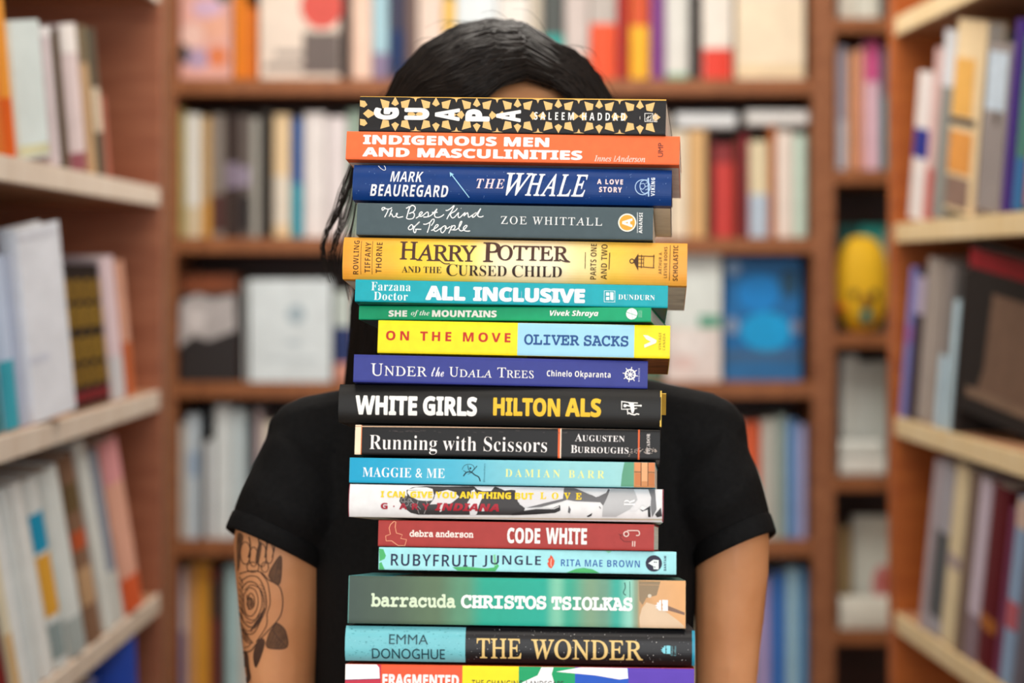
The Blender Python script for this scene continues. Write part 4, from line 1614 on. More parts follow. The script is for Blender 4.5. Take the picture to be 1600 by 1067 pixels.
for k in range(8):
    cxk = 520 + 340 * k
    cyk = 200
    for q in range(8):
        a = math.pi / 4 * q
        ca, sa = math.cos(a), math.sin(a)
        vert, hori = q in (2, 6), q in (0, 4)
        r0, r1, r2, hw = (66, 86, 146, 32) if vert else ((102, 126, 171, 36) if hori else (78, 106, 176, 40))
        if k == 0 and q == 4:
            r0, r1, r2, hw = 160, 225, 268, 38
        pts = [(cxk + ca * r0, cyk + sa * r0), (cxk + ca * r1 - sa * hw, cyk + sa * r1 + ca * hw), (cxk + ca * r2, cyk + sa * r2), (cxk + ca * r1 + sa * hw, cyk + sa * r1 - ca * hw)]
        pts = [(x, max(56, min(342, y))) for x, y in pts]
        if min(p[0] for p in pts) < 228 and not (k == 0 and q == 4):
            continue
        if max(p[0] for p in pts) > 2775:
            continue
        b.poly(PN, [gz(*p) for p in pts], tan)
    xm = cxk + 170
    if xm < 2700:
        for yy, sg in ((60, 1), (340, -1)):
            b.poly(PN, [gz(xm - 48, yy), gz(xm - 12, yy + 8 * sg), gz(xm, yy + 38 * sg), gz(xm + 12, yy + 8 * sg), gz(xm + 48, yy)], tan)
for (xx, yy) in ((250, 120), (250, 275)):
    b.poly(PN, [gz(228, yy - 30), gz(268, yy - 25), gz(290, yy + 8), gz(262, yy + 30), gz(228, yy + 20)], tan)
for ch, x0, x1, y0, y1 in (('G', 583.8, 623.2, 168.0, 187.0), ('U', 631.6, 670.6, 168.6, 187.4), ('A', 679.4, 718.2, 169.2, 189.0), ('P', 727, 765.3, 170.6, 189.8), ('A', 775, 813.6, 171.6, 190.6)):
    b.text(TL, ch, x0, x1, y0, y1, WH, 'bsans', 0.045 if ch != 'A' else 0.03, rot=1)
b.text(AL_, 'SALEEM HADDAD', 834.7, 977, 175.2, 187.4, WH, 'bsans', 0.0, 1.7)
b.line(LG, [(1000, 182), (1000, 187)], 'b8b4ae', 0.8)
b.line(LG, [(1007.6, 177.4), (1020, 177.6), (1020, 190.4), (1007.6, 190.2)], WH, 1.1, True)
b.line(LG, [(1010, 186), (1014, 181), (1012, 186), (1018, 180), (1017, 187)], WH, 1.0)
b.line(LG, [(1010, 188), (1018, 188)], WH, 1.2)
b.text(PL, 'EUR', 1021.5, 1027, 178.5, 191, 'd9d4cc', 'bsans', 0, rot=1)

# 2 ------------------------------------------------------------------
b = Book('p', 'orange paperback with two lines of wide white capitals under the star patterned one', (542, 204.8), (1062.5, 212), (1061.5, 258), (540, 248), 5.5, 0.135, cover='f0703f', rough=0.45)
b.text(TL, 'INDIGENOUS MEN', 567, 858, 210.4, 225.4, WH, 'bsans', 0.035, 1.02)
b.text(TL, 'AND MASCULINITIES', 566, 909.7, 229.8, 244.6, WH, 'bsans', 0.035, 1.02)
b.text(AL_, 'Innes /Anderson', 928.4, 1008, 242.4, 252.2, 'f8ded2', 'ital', 0.006)
b.text(PL, 'UMP', 1028, 1036, 223.4, 245, '5a3230', 'plain', 0, rot=1)

# 3 ------------------------------------------------------------------
b = Book('h', 'deep blue hardcover with white slanted letters and a small arrow on its spine', (551, 256), (1050, 264), (1048.5, 320.5), (551, 310.5), 5.0, 0.145, 0.0045, cover='0c3778', rough=0.4, hard=True)
rr = random.Random(4)
for i in range(70):
    x, y = rr.uniform(555, 1045), rr.uniform(260, 305)
    q = b.sk(x, y)
    b.disc(PN, q[0], q[1], rr.uniform(0.3, 0.55), '8fb0dc', 6)
b.text(AL_, 'MARK', 609.6, 661, 267.4, 283.8, 'eef2fa', 'bsans', -0.006, 1.05, shear=0.22)
b.text(AL_, 'BEAUREGARD', 577.7, 700, 287.6, 305.6, 'eef2fa', 'bsans', 0.004, 1.12, shear=0.22)
b.line('arrow_print', [(732.8, 308.2), (705, 272)], '9cd4f2', 1.5)
b.poly('arrow_print', [(702.6, 268.6), (709.4, 272.6), (705.6, 273.4), (703.6, 276.8)], '9cd4f2')
b.line('spine_print', [(590, 257.5), (594, 262), (599, 265.4), (602, 264.6), (601, 260), (598.6, 257)], 'e6ebf4', 0.9, curve=True)
b.text(TL, 'THE', 744.4, 788, 279.4, 294, 'f0d8e0', 'bital', 0.0, 1.25)
b.text(TL, 'W', 790, 832, 269.6, 305.4, 'eaf0fa', 'ital', 0.012, shear=0.12)
b.text(TL, 'HALE', 820, 918, 270.4, 305.6, 'eaf0fa', 'ital', 0.014, 1.12, shear=0.14)
b.text(PL, 'A LOVE', 933, 973.4, 279.9, 287.9, 'f0d8da', 'bsans', 0.02, 1.3)
b.text(PL, 'STORY', 936, 971.6, 292, 300.3, 'f0d8da', 'bsans', 0.02, 1.3)
b.ring(LG, 1004.2, 292.6, 11.6, 1.3, 'a9c8ec')
b.line(LG, [(1013, 278), (1013.4, 307)], 'a9c8ec', 2.2)
b.line(LG, [(1009, 281), (1002, 284), (1000, 292), (1003, 300), (1009, 303)], 'a9c8ec', 1.2, curve=True)
b.line(LG, [(1000, 288), (1006, 287), (1008, 292), (1004, 296), (1001, 294)], 'a9c8ec', 1.0, curve=True)
for i in range(5):
    b.line(LG, [(1008.5, 282 + 5 * i), (1013, 280 + 5 * i)], 'a9c8ec', 0.9)
b.text(PL, 'VIKING', 1016.8, 1023, 277.6, 306.4, 'dfe8f6', 'bsans', 0.02, 1.25, rot=1)

# 4 ------------------------------------------------------------------
b = Book('p', 'slate grey paperback with handwritten white title and an orange round badge', (557.5, 317.2), (1021, 324.2), (1020, 375), (557.5, 366.2), 5.0, 0.13, cover='4b5a60', rough=0.55)


def h1(p):
    return [(x * 90 / 1600 + 590, y * 90 / 1600 + 315) for x, y in p]


def h2(p):
    return [(x * 90 / 1600 + 675, y * 90 / 1600 + 315) for x, y in p]


HW = 'f4f6f6'
for p in ([(215, 170), (150, 165), (120, 195), (140, 240), (175, 215), (200, 190), (260, 205), (340, 200), (400, 165)],
          [(300, 205), (270, 290), (195, 435)],
          [(400, 215), (360, 320), (320, 415), (350, 360), (395, 345), (410, 390), (450, 425), (500, 400), (545, 355), (545, 325), (520, 345), (525, 405), (570, 440), (640, 430), (710, 415)],
          [(790, 190), (835, 165), (885, 130)],
          [(890, 190), (840, 330), (800, 465)],
          [(840, 330), (860, 240), (910, 140), (970, 105), (1035, 140), (1045, 205), (990, 285), (875, 335)],
          [(875, 335), (960, 300), (1015, 330), (1020, 400), (980, 465), (900, 485), (840, 480), (800, 460)],
          [(1065, 465), (1130, 420), (1200, 360), (1245, 310), (1215, 285), (1165, 330), (1160, 390), (1200, 415), (1280, 370), (1340, 315), (1395, 290), (1410, 350), (1385, 420), (1270, 430)],
          [(1400, 425), (1480, 385), (1560, 320)]):
    b.line(TL, h1(p), HW, 1.55, curve=True)
for p in ([(0, 355), (60, 300), (140, 205), (100, 290), (70, 370), (100, 430), (180, 440), (260, 410), (335, 355)], [(0, 300), (80, 302), (155, 296)],
          [(380, 240), (430, 245), (520, 190), (615, 110), (560, 240), (480, 360), (410, 490)],
          [(705, 185), (640, 265), (525, 335), (520, 390), (545, 440), (590, 455), (650, 410), (740, 305), (725, 380), (745, 445), (800, 420), (890, 330), (920, 310), (885, 400), (930, 360), (985, 310), (1005, 370), (1020, 435), (1100, 390), (1200, 320), (1230, 310), (1150, 360), (1120, 425), (1160, 430), (1240, 350), (1355, 190), (1290, 320), (1270, 380), (1300, 420), (1370, 425), (1430, 400)],
          [(805, 185), (812, 192)]):
    b.line(TL, h2(p), HW, 1.55, curve=True)
for p in ([(990, 680), (945, 640), (880, 690), (855, 740), (885, 780), (950, 765), (990, 700), (960, 690)],
          [(975, 715), (1080, 650), (1170, 560), (1100, 620), (1010, 740), (1005, 830), (1045, 865), (1070, 790), (1055, 770), (1130, 770), (1215, 772)],
          [(1270, 625), (1340, 630), (1430, 590), (1500, 540)],
          [(1455, 570), (1440, 680), (1380, 865)],
          [(1455, 580), (1520, 500), (1570, 495), (1560, 570), (1490, 670)],
          [(1490, 805), (1560, 770)]):
    b.line(TL, h1(p), HW, 1.5, curve=True)
for p in ([(0, 800), (60, 765), (150, 700), (175, 650), (120, 650), (60, 740), (60, 800), (110, 825), (200, 770), (280, 720)],
          [(400, 700), (360, 675), (290, 710), (245, 790), (260, 850), (300, 865), (360, 800), (400, 720), (360, 730), (430, 745), (510, 690)],
          [(555, 660), (520, 760), (465, 885)],
          [(520, 760), (580, 680), (635, 670), (640, 720), (590, 780), (530, 785), (640, 790), (700, 765), (780, 680), (830, 560), (790, 570), (750, 700), (760, 780), (810, 815), (880, 790), (940, 730), (975, 675), (935, 665), (880, 720), (880, 780), (930, 815), (1000, 822), (1060, 815)]):
    b.line(TL, h2(p), HW, 1.5, curve=True)
b.text(AL_, 'ZOE WHITTALL', 782.5, 940.6, 337.6, 350.2, 'e8eaea', 'roman', 0.004, 1.22)
b.disc(LG, 980, 348, 14.2, 'f6f1e4')
b.disc(LG, 980, 348, 12.2, 'e8a640')
b.text(LG, 'A', 972, 988, 341, 355, 'fbf6ea', 'bsans', 0.02, rot=1)
b.line(LG, [(996, 332), (996, 364)], 'dfe3e3', 0.9)
b.text(PL, 'ANANSI', 998, 1003.6, 332.4, 364.6, 'eef0f0', 'bsans', 0, 1.1, rot=1)

# 5 ------------------------------------------------------------------
b = Book('h', 'golden yellow hardcover with dark serif title, thickest of the upper half of the stack', (536.5, 370), (1075, 378.5), (1072.5, 446), (534.5, 434.5), 4.4, 0.15, 0.0040, cover='e8a93e', rough=0.42, hard=True)
_hy = lin('f2b93a')


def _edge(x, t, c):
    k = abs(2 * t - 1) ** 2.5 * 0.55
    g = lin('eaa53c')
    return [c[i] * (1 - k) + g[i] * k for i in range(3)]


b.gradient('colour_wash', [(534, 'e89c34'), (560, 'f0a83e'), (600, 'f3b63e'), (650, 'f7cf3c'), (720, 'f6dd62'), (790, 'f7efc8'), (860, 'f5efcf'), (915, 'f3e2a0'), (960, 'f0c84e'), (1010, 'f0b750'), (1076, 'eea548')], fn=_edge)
DK = '33201a'
for w_, x0, x1, y0, y1 in (('ROWLING', 551, 559.4, 375, 428), ('TIFFANY', 569.2, 578, 378, 425.6), ('THORNE', 586.6, 595.8, 378, 426)):
    b.text(AL_, w_, x0, x1, y0, y1, '3f2415', 'bsans', -0.006, 1.1, rot=1)
for x in (564.4, 582):
    b.line(PN, [(x, 376), (x - 1, 428)], '5d3d1c', 0.8)
BR_ = '4b2f27'
b.text(TL, 'H', 624, 652, 376.4, 405.4, BR_, 'roman', 0.014)
b.text(TL, 'ARRY', 650.5, 744, 381.0, 407.4, BR_, 'roman', 0.016, 0.95)
b.text(TL, 'P', 754, 781.6, 377.6, 409.4, BR_, 'roman', 0.014)
b.text(TL, 'OTTER', 777, 889, 382.2, 407, BR_, 'roman', 0.016, 0.95)
b.line(TL, [(684, 404), (694, 411.6), (703, 412)], BR_, 1.6, curve=True)
b.line(TL, [(874, 405), (882, 408.6), (891, 409.4)], BR_, 1.8, curve=True)
b.text(TL, 'AND THE', 627.8, 689.7, 415.6, 425.6, DK, 'bserif', -0.006, 1.0)
b.text(TL, 'C', 697.2, 714.6, 412.4, 430.6, DK, 'bserif', -0.006)
b.text(TL, 'URSED', 715.5, 791.4, 414.0, 430.4, DK, 'bserif', -0.006, 1.0)
b.text(TL, 'C', 799.8, 817, 414.2, 432.6, DK, 'bserif', -0.006)
b.text(TL, 'HILD', 818.5, 877.8, 415.6, 431.8, DK, 'bserif', -0.006, 1.0)
b.text(PL, 'PARTS ONE', 922, 931.2, 380, 436, '4a3216', 'bsans', -0.012, 1.05, rot=1)
b.text(PL, 'AND TWO', 938.6, 948, 381, 436, '4a3216', 'bsans', -0.012, 1.05, rot=1)
b.line(PN, [(914.8, 394), (914.2, 420)], '4a3216', 1.0)
b.line(PN, [(952.8, 394.6), (951.6, 421)], '4a3216', 1.3)
LN = '4a2e14'
b.ring(LG, 987.4, 408.0, 3.2, 1.5, LN)
b.poly(LG, [(990.6, 406.4), (997.6, 396), (997.2, 423), (990.6, 410.4)], LN)
b.line(LG, [(997.6, 400), (1023, 400.6)], LN, 1.3)
b.line(LG, [(996.8, 416.6), (1022.6, 418.6)], LN, 1.3)
for x in (1002.6, 1021.8):
    b.line(LG, [(x, 398), (x - 0.6, 419)], LN, 1.3)
for y in (405, 411):
    b.line(LG, [(997, y), (1006, y + 0.2)], LN, 1.0)
b.line(LG, [(1006, 401), (1005.6, 417)], LN, 0.9)
b.text(PL, 'ARTHUR A.', 1029, 1033.8, 393, 428, '6d4a26', 'bsans', -0.01, 1.2, rot=1)
b.text(PL, 'LEVINE BOOKS', 1037, 1042, 385, 434, '6d4a26', 'bsans', -0.01, 1.15, rot=1)
b.line(PN, [(1047.4, 382.4), (1046, 438)], '6d4a26', 0.9)
b.text(PL, 'SCHOLASTIC', 1051.2, 1058.8, 382.6, 438.4, '5d3c1c', 'bsans', 0.0, 1.12, rot=1)

# 6 ------------------------------------------------------------------
b = Book('p', 'turquoise paperback with chunky white capitals and a small square logo', (555, 435), (1045, 446), (1042, 481), (555, 470.6), 3.6, 0.13, cover='12a5b4', rough=0.4)
b.text(AL_, 'Farzana', 580, 641.5, 440.4, 453.8, 'e2f6f6', 'bserif', -0.004, 1.08)
b.text(AL_, 'Doctor', 584, 637, 455.8, 468.6, 'e2f6f6', 'bserif', -0.004, 1.08)
b.text(TL, 'ALL', 664.4, 727, 446.2, 468.6, 'e9eff8', 'bsans', 0.045)
b.text(TL, 'INCLUSIVE', 739, 913.8, 447.8, 470.4, 'e9eff8', 'bsans', 0.045, 1.0)
for x in (683, 699, 716, 746, 760, 778, 796, 815, 838, 863, 880, 900):
    q = b.sk(x, 449)
    b.line(PN, [q, (q[0] - 0.4, q[1] + 15)], '9fc9dc', 0.55)
b.line(LG, [(944.2, 454.4), (960.8, 454.8), (960.6, 472), (944, 471.6)], 'e2f6f6', 1.0, True)
for p in ([(947, 457), (952, 457.2), (952, 462), (947, 462)], [(953.4, 456.6), (958.6, 457), (958.6, 469), (953.4, 468.6)], [(947, 464), (952, 464), (952, 469), (947, 469)]):
    b.poly(LG, p, 'e2f6f6')
b.text(PL, 'DUNDURN', 966, 1023, 460.2, 468, 'f2fbfb', 'bserif', -0.006, 1.08)

# 7 ------------------------------------------------------------------
b = Book('p', 'thin green paperback with small white title, slimmest of the stack', (561, 475.5), (1018, 481.6), (1016, 503), (561, 498.6), 10.0, 0.125, cover='17a371', rough=0.4, shift=0.008, pages=mat('b9bfc2', 0.8, 0.15, 3.0, 0.15, stretch=(1, 1, 260)))  # pages greyed: the shade on them is put into their colour
b.text(TL, 'SHE', 607, 636, 484.6, 494.8, WH, 'bsans', 0.03)
b.text(TL, 'of the', 642, 671, 484.6, 495.0, 'e8f3ec', 'bital', 0.0)
b.text(TL, 'MOUNTAINS', 675, 776, 484.4, 495.2, WH, 'bsans', 0.03)
b.text(AL_, 'Vivek Shraya', 859, 935, 484.6, 496, WH, 'bisans', 0.01)
b.disc(LG, 987.2, 490.4, 8.8, 'eef6f2')
b.line(LG, [(979, 487.8), (995.4, 493.4)], '3aa884', 0.9)
b.line(LG, [(986, 482), (988.6, 498.6)], '9fd4c2', 0.7)
for x in (998.5, 1000.6, 1002.6):
    b.line(PL, [(x, 485), (x, 496)], '9fdcc4', 0.6)

# 8 ------------------------------------------------------------------
b = Book('p', 'bright yellow paperback with a light blue middle panel and red title', (591, 500.4), (1048, 508.4), (1046, 560), (590, 551), 4.1, 0.13, cover='f7e11c', rough=0.38)
b.band(PN, 808.7, 991, '9fd6ee')
b.text(TL, 'ON THE MOVE', 602.9, 797.5, 516.6, 531.4, 'bf2a1c', 'bsans', 0.008, 1.45)
b.text(AL_, 'OLIVER SACKS', 818.8, 981.9, 521.8, 538.8, '1d4c8c', 'mono', 0.022, 0.96)
b.poly(LG, [(1005, 523.4), (1012, 524), (1026, 531.6), (1025, 536), (1007, 543.4), (1006.4, 538.6), (1017, 533.8), (1009.6, 530)], 'f4f2e0')
b.text(PL, 'VINTAGE', 1029, 1033, 519.8, 546.6, '9a8a1c', 'bsans', -0.01, 1.2, rot=1)
b.text(PL, 'CANADA', 1035.4, 1039.4, 520.8, 547, '9a8a1c', 'bsans', -0.01, 1.2, rot=1)

# 9 ------------------------------------------------------------------
b = Book('p', 'royal blue paperback with thin white serif title and a ship wheel logo', (553, 554), (1012.5, 563.8), (1011.5, 605.2), (552, 598.4), 1.0, 0.128, cover='333b8c', rough=0.42)
b.text(TL, 'U', 579, 598, 567.6, 587, WH, 'roman', 0.0)
b.text(TL, 'NDER', 600.5, 667, 571.8, 587, WH, 'roman', 0.003, 1.06)
b.text(TL, 'the', 674, 693.4, 573.4, 588.2, 'f0eefa', 'script', 0.0)
b.text(TL, 'U', 701.4, 716, 573.2, 588.4, WH, 'roman', 0.0)
b.text(TL, 'DALA', 718, 768.4, 577.0, 588.8, WH, 'roman', 0.003, 1.06)
b.text(TL, 'T', 776.9, 790.5, 574.2, 589.4, WH, 'roman', 0.0)
b.text(TL, 'REES', 791.5, 833.8, 578.2, 590.2, WH, 'roman', 0.003, 1.06)
b.text(AL_, 'Chinelo Okparanta', 854.4, 953.8, 578.2, 590.8, WH, 'bsans', -0.006, 1.1)
b.ring(LG, 984.7, 585.2, 7.4, 2.4, WH)
b.disc(LG, 984.7, 585.2, 2.2, WH, 14)
for q in range(8):
    a = math.pi / 4 * q + 0.2
    b.line(LG, [(984.7, 585.2), (984.7 + 12 * math.cos(a), 585.2 + 12 * math.sin(a))], WH, 1.2)
b.text(PL, 'MARINER', 996.8, 999.6, 575, 596.4, 'b4b6dd', 'bsans', 0, 1.2, rot=1)

# 10 -----------------------------------------------------------------
b = Book('h', 'black hardcover with heavy white and yellow capitals and a yellow jacket edge', (530, 601), (1033.5, 606.6), (1032, 668), (527.5, 660), 4.5, 0.142, 0.0045, cover='1a1918', rough=0.5, hard=True, spec=0.3)
b.text(TL, 'WHITE', 554.7, 651.5, 617.4, 647.4, WH, 'bsans', 0.03, 0.98)
b.text(TL, 'GIRLS', 660.5, 745, 618.6, 649, WH, 'bsans', 0.03, 0.98)
b.text(AL_, 'HILTON', 770.3, 875, 620.6, 649.4, 'f0c02c', 'bsans', 0.03, 0.98)
b.text(AL_, 'ALS', 883, 939, 621.6, 651, 'f0c02c', 'bsans', 0.03, 0.98)


def wg(p):
    return [(x * 90 / 1600 + 960, y * 90 / 1600 + 615) for x, y in p]


b.line(LG, wg([(190, 215), (430, 250), (650, 262)]), WH, 1.5)
b.line(LG, wg([(205, 220), (200, 435), (440, 430)]), WH, 1.4)
b.disc(LG, *wg([(295, 335)])[0], 2.6, WH, 12)
b.line(LG, wg([(320, 320), (440, 350), (560, 330), (740, 335)]), WH, 2.0)
b.poly(LG, wg([(380, 240), (540, 255), (545, 330), (560, 430), (530, 545), (480, 545), (455, 440), (430, 330)]), WH)
b.line(LG, wg([(560, 420), (630, 405)]), WH, 1.2)
b.line(LG, wg([(360, 440), (375, 580)]), WH, 1.4)
b.line(LG, wg([(390, 530), (470, 570), (560, 590), (620, 560), (690, 578)]), WH, 2.0)
b.disc(LG, *wg([(735, 335)])[0], 1.6, WH, 10)

# 11 -----------------------------------------------------------------
b = Book('p', 'black paperback with cream end strip, thin orange rules and lower case serif title', (555, 664.8), (1032, 670.4), (1030.5, 716), (554, 713), 4.2, 0.128, cover='100d0d', rough=0.36)
b.band(PN, 554, 563.8, 'f3e2c4')
b.band(PN, 563.8, 565.2, 'd9743a')
b.rect(PN, 555, 665.2, 1031, 666.8, 'caa98c')
b.text(TL, 'Running with Scissors', 576.8, 854.4, 679, 708.2, 'f4eeec', 'bserif', -0.010, 1.02)
b.band(PN, 871.8, 875.2, 'e0622c')
b.band(PN, 875.2, 877, 'efd9c4')
b.text(AL_, 'A', 898.4, 909.6, 677.6, 689.2, 'f0eaea', 'bserif', -0.006)
b.text(AL_, 'UGUSTEN', 910, 976, 679.8, 689.3, 'f0eaea', 'bserif', -0.006, 1.08)
b.text(AL_, 'B', 891.9, 901.6, 695.4, 707.4, 'f0eaea', 'bserif', -0.006)
b.text(AL_, 'URROUGHS', 902.4, 982, 697.8, 707.4, 'f0eaea', 'bserif', -0.006, 1.08)
b.band(PN, 996.9, 999.4, 'e0622c')
b.text(PL, 'PICADOR', 1010.2, 1015.4, 677.4, 709.6, 'e6dfdc', 'bserif', -0.004, 1.1, rot=1)
for i in range(46):
    x = rr.uniform(978, 1028)
    y = 704 + rr.gauss(0, 2.6) + 0.06 * (1000 - x)
    b.poly(PN, [(x, y), (x + rr.uniform(1, 3.4), y - rr.uniform(0, 1)), (x + rr.uniform(1, 3), y + rr.uniform(.4, 1.6))], 'b9aaa0')
for i in range(26):
    x = rr.uniform(580, 900)
    y = 672.5 + rr.gauss(0, 1.0) + 0.012 * (x - 580)
    b.line(PN, [(x, y), (x + rr.uniform(2, 9), y + rr.uniform(-.6, .8))], '4d4443', 0.6)

# 12 -----------------------------------------------------------------
b = Book('p', 'pale blue paperback with a green patch and a brick patterned end', (546, 716.4), (1024, 721), (1022.8, 760.4), (546, 755.4), 5.0, 0.13, cover='4fb4cc', rough=0.42)
b.gradient('colour_wash', [(546, '18a0cc'), (600, '22a4ce'), (700, '4fb4d2'), (800, '7cc6d6'), (900, '96d2d8'), (1024, 'a0d4d6')])
b.text(TL, 'MAGGIE & ME', 566.5, 694.8, 729.8, 744.8, 'f2f8fa', 'bserif', -0.006, 1.04)
FG = '12323f'
b.line(LG, [(722, 734), (725, 728), (731, 725.4), (738, 726.4), (741, 731), (738, 737), (731, 741)], FG, 0.8, curve=True)
b.line(LG, [(724, 744), (729, 738), (736, 737.6), (742, 742), (748, 745.4), (750.4, 752)], FG, 1.9, curve=True)
b.line(LG, [(736, 738), (741, 733), (745.4, 728)], FG, 1.4, curve=True)
b.line(LG, [(731, 727), (732, 733), (736, 737.6)], FG, 1.1)
b.line(LG, [(729, 738), (724, 735)], FG, 1.0)
b.disc(LG, 735, 731.6, 1.6, FG, 10)
b.text(PL, 'Bloomsbury', 755, 758.6, 723.6, 753.4, '2c6f86', 'bserif', -0.01, 1.05, rot=1)
b.text(AL_, 'DAMIAN BARR', 789.4, 944.4, 732.6, 745, 'e9ec9c', 'bserif', -0.005, 1.5)
b.poly(PN, [(976, 720.8), (991, 721), (990.4, 760.2), (970, 760), (972, 740)], '5f9f82')
b.band(PN, 990.6, 1024, 'c98a58')
for x0, x1, y0, y1, hx in ((992, 1001, 722, 736, 'd98e5c'), (992, 1001, 739, 758, 'c67a48'), (1002.6, 1011.6, 722, 752, 'e0a878'), (1013.4, 1022.4, 722, 736, 'd48454'), (1013.4, 1022.4, 739.5, 759, 'bf7644')):
    b.poly(PN, [(x0, y0), (x1, y0 + .3), (x1, y1), (x0, y1 - .3)], hx)
for x in (1001.8, 1012.6):
    b.line(PN, [(x, 721.6), (x - .3, 759.6)], '4a2f22', 0.9)
b.line(PN, [(991, 737.2), (1001.8, 737.6)], '4a2f22', 0.9)
b.line(PN, [(1012.6, 737.8), (1023.4, 738.2)], '4a2f22', 0.9)

# 13 -----------------------------------------------------------------
b = Book('h', 'white hardcover with a black and white photo of a lying figure and dark red ends', (544, 758.4), (1036.8, 762), (1036.4, 813), (545, 810), 3.5, 0.14, 0.0030, cover='e6e6e8', rough=0.36, hard=True, board='8c1f38')


def g4(p):
    return [(x * 210 / 1600 + 610, y * 210 / 1600 + 750) for x, y in p]


def g5(p):
    return [(x * 245 / 1600 + 800, y * 245 / 1600 + 750) for x, y in p]


b.poly(PN, g4([(420, 70), (640, 76), (980, 72), (1110, 110), (1250, 70), (1300, 100), (1490, 120), (1500, 210), (1540, 290), (1600, 330), (1600, 405), (1500, 418), (330, 412), (240, 390), (150, 320), (105, 250), (120, 200), (200, 190), (190, 120), (260, 85)]), '3a3738')
b.poly(PN, g4([(210, 110), (300, 85), (430, 85), (500, 105), (520, 180), (500, 240), (440, 250), (330, 240), (290, 220), (230, 190), (200, 150)]), 'e2e0e0')
for c_, r_ in (((150, 240), 30), ((190, 280), 34), ((230, 240), 26), ((170, 200), 24), ((260, 300), 30)):
    b.ring(PN, *g4([c_])[0], r_ * 0.10, 0.9, '8b8788', 12)
for p in ([(230, 230), (300, 300), (340, 400)], [(330, 250), (320, 300), (360, 350)], [(420, 240), (440, 300), (400, 400)]):
    b.line(PN, g4(p), '9b9797', 0.9, curve=True)
b.poly(PN, g4([(470, 290), (520, 220), (540, 150), (680, 115), (760, 140), (820, 200), (720, 280), (600, 285)]), 'dcdadc')
b.poly(PN, g4([(560, 280), (640, 285), (645, 340), (590, 382)]), 'e0dcdc')
b.poly(PN, g4([(1000, 80), (1240, 74), (1200, 130), (1100, 132), (1030, 110)]), 'd6d6da')
b.poly(PN, g4([(1260, 76), (1590, 80), (1490, 108), (1360, 124)]), 'e4e4e8')
b.poly(PN, g4([(960, 130), (1000, 110), (1020, 160), (1100, 170), (1130, 160), (1080, 240), (1050, 310), (1030, 400), (1000, 425), (945, 415), (940, 330), (915, 270), (960, 200)]), 'dedde0')
b.poly(PN, g4([(1070, 330), (1110, 330), (1120, 370), (1085, 372)]), 'd2d0d2')
b.poly(PN, g5([(30, 95), (120, 78), (560, 75), (540, 130), (520, 200), (340, 240), (120, 280), (60, 220)]), 'd9d8dc')
b.poly(PN, g5([(530, 75), (630, 75), (800, 150), (880, 170), (960, 130), (985, 80), (1000, 100), (960, 200), (930, 260), (900, 225), (640, 215), (560, 200), (520, 215), (300, 275), (140, 285), (330, 235), (520, 190)]), '6a696c')
b.poly(PN, g5([(640, 75), (980, 78), (950, 130), (860, 175), (790, 140)]), 'd3d4d8')
b.poly(PN, g5([(960, 200), (1010, 90), (1240, 85), (1280, 200), (1200, 300), (1060, 375), (920, 375), (930, 260)]), 'b9babd')
b.poly(PN, g5([(1250, 85), (1390, 90), (1420, 180), (1400, 290), (1330, 250), (1270, 310), (1200, 320), (1280, 200)]), 'dcdcdf')
b.poly(PN, g5([(1390, 90), (1460, 95), (1475, 300), (1430, 380), (1415, 280), (1420, 180)]), '77787b')
b.poly(PN, g5([(1300, 295), (1340, 310), (1410, 262), (1415, 378), (1390, 378), (1385, 300), (1330, 320)]), '262426')
b.poly(PN, g5([(1460, 350), (1520, 280), (1530, 370), (1480, 380)]), '3a393b')
b.poly(PN, g5([(120, 310), (250, 285), (420, 285), (490, 255), (495, 310), (440, 335), (250, 350), (0, 360), (0, 345)]), '2a2729')
b.line(PN, g5([(125, 308), (250, 290), (430, 292), (480, 270)]), 'd0cfd2', 1.5)
b.poly(PN, g5([(580, 260), (600, 300), (590, 340), (570, 330)]), '67676a')
b.poly(PN, g5([(760, 370), (820, 335), (810, 365), (780, 378)]), '3c3a3c')
b.line(PN, g5([(890, 270), (905, 290)]), '2a2729', 1.2)
b.rect(PN, 545, 807.2, 1036.6, 809.6, 'c4b9a4')
YE = 'f2cd2a'
b.text(TL, 'I CAN', 595, 632.5, 766.8, 777, YE, 'bsans', 0.03, 1.05)
b.text(TL, 'GIVE YOU', 641, 713, 767.2, 777.6, YE, 'bsans', 0.03, 1.05)
b.text(TL, 'ANYTHING BUT', 718, 833.8, 767.8, 778.6, YE, 'bsans', 0.03, 1.02)
b.text(TL, 'LOVE', 844, 908.8, 768.8, 779.8, YE, 'bserif', 0.02, 2.2)
b.text(AL_, 'G · A R Y', 595, 671, 785.4, 795.4, 'a01c30', 'bsans', 0.02, 1.1)
b.text(AL_, 'INDIANA', 679.4, 779.7, 785.6, 797.4, 'a8182c', 'bisans', 0.03, 1.05)
b.text(LG, 'R', 975, 991.6, 779.4, 790.2, 'f4f4f6', 'bserif', -0.012, rot=1)
b.band(PN, 544, 545.6, '8c1f38')
b.band(PN, 1035, 1037, '8c1f38')

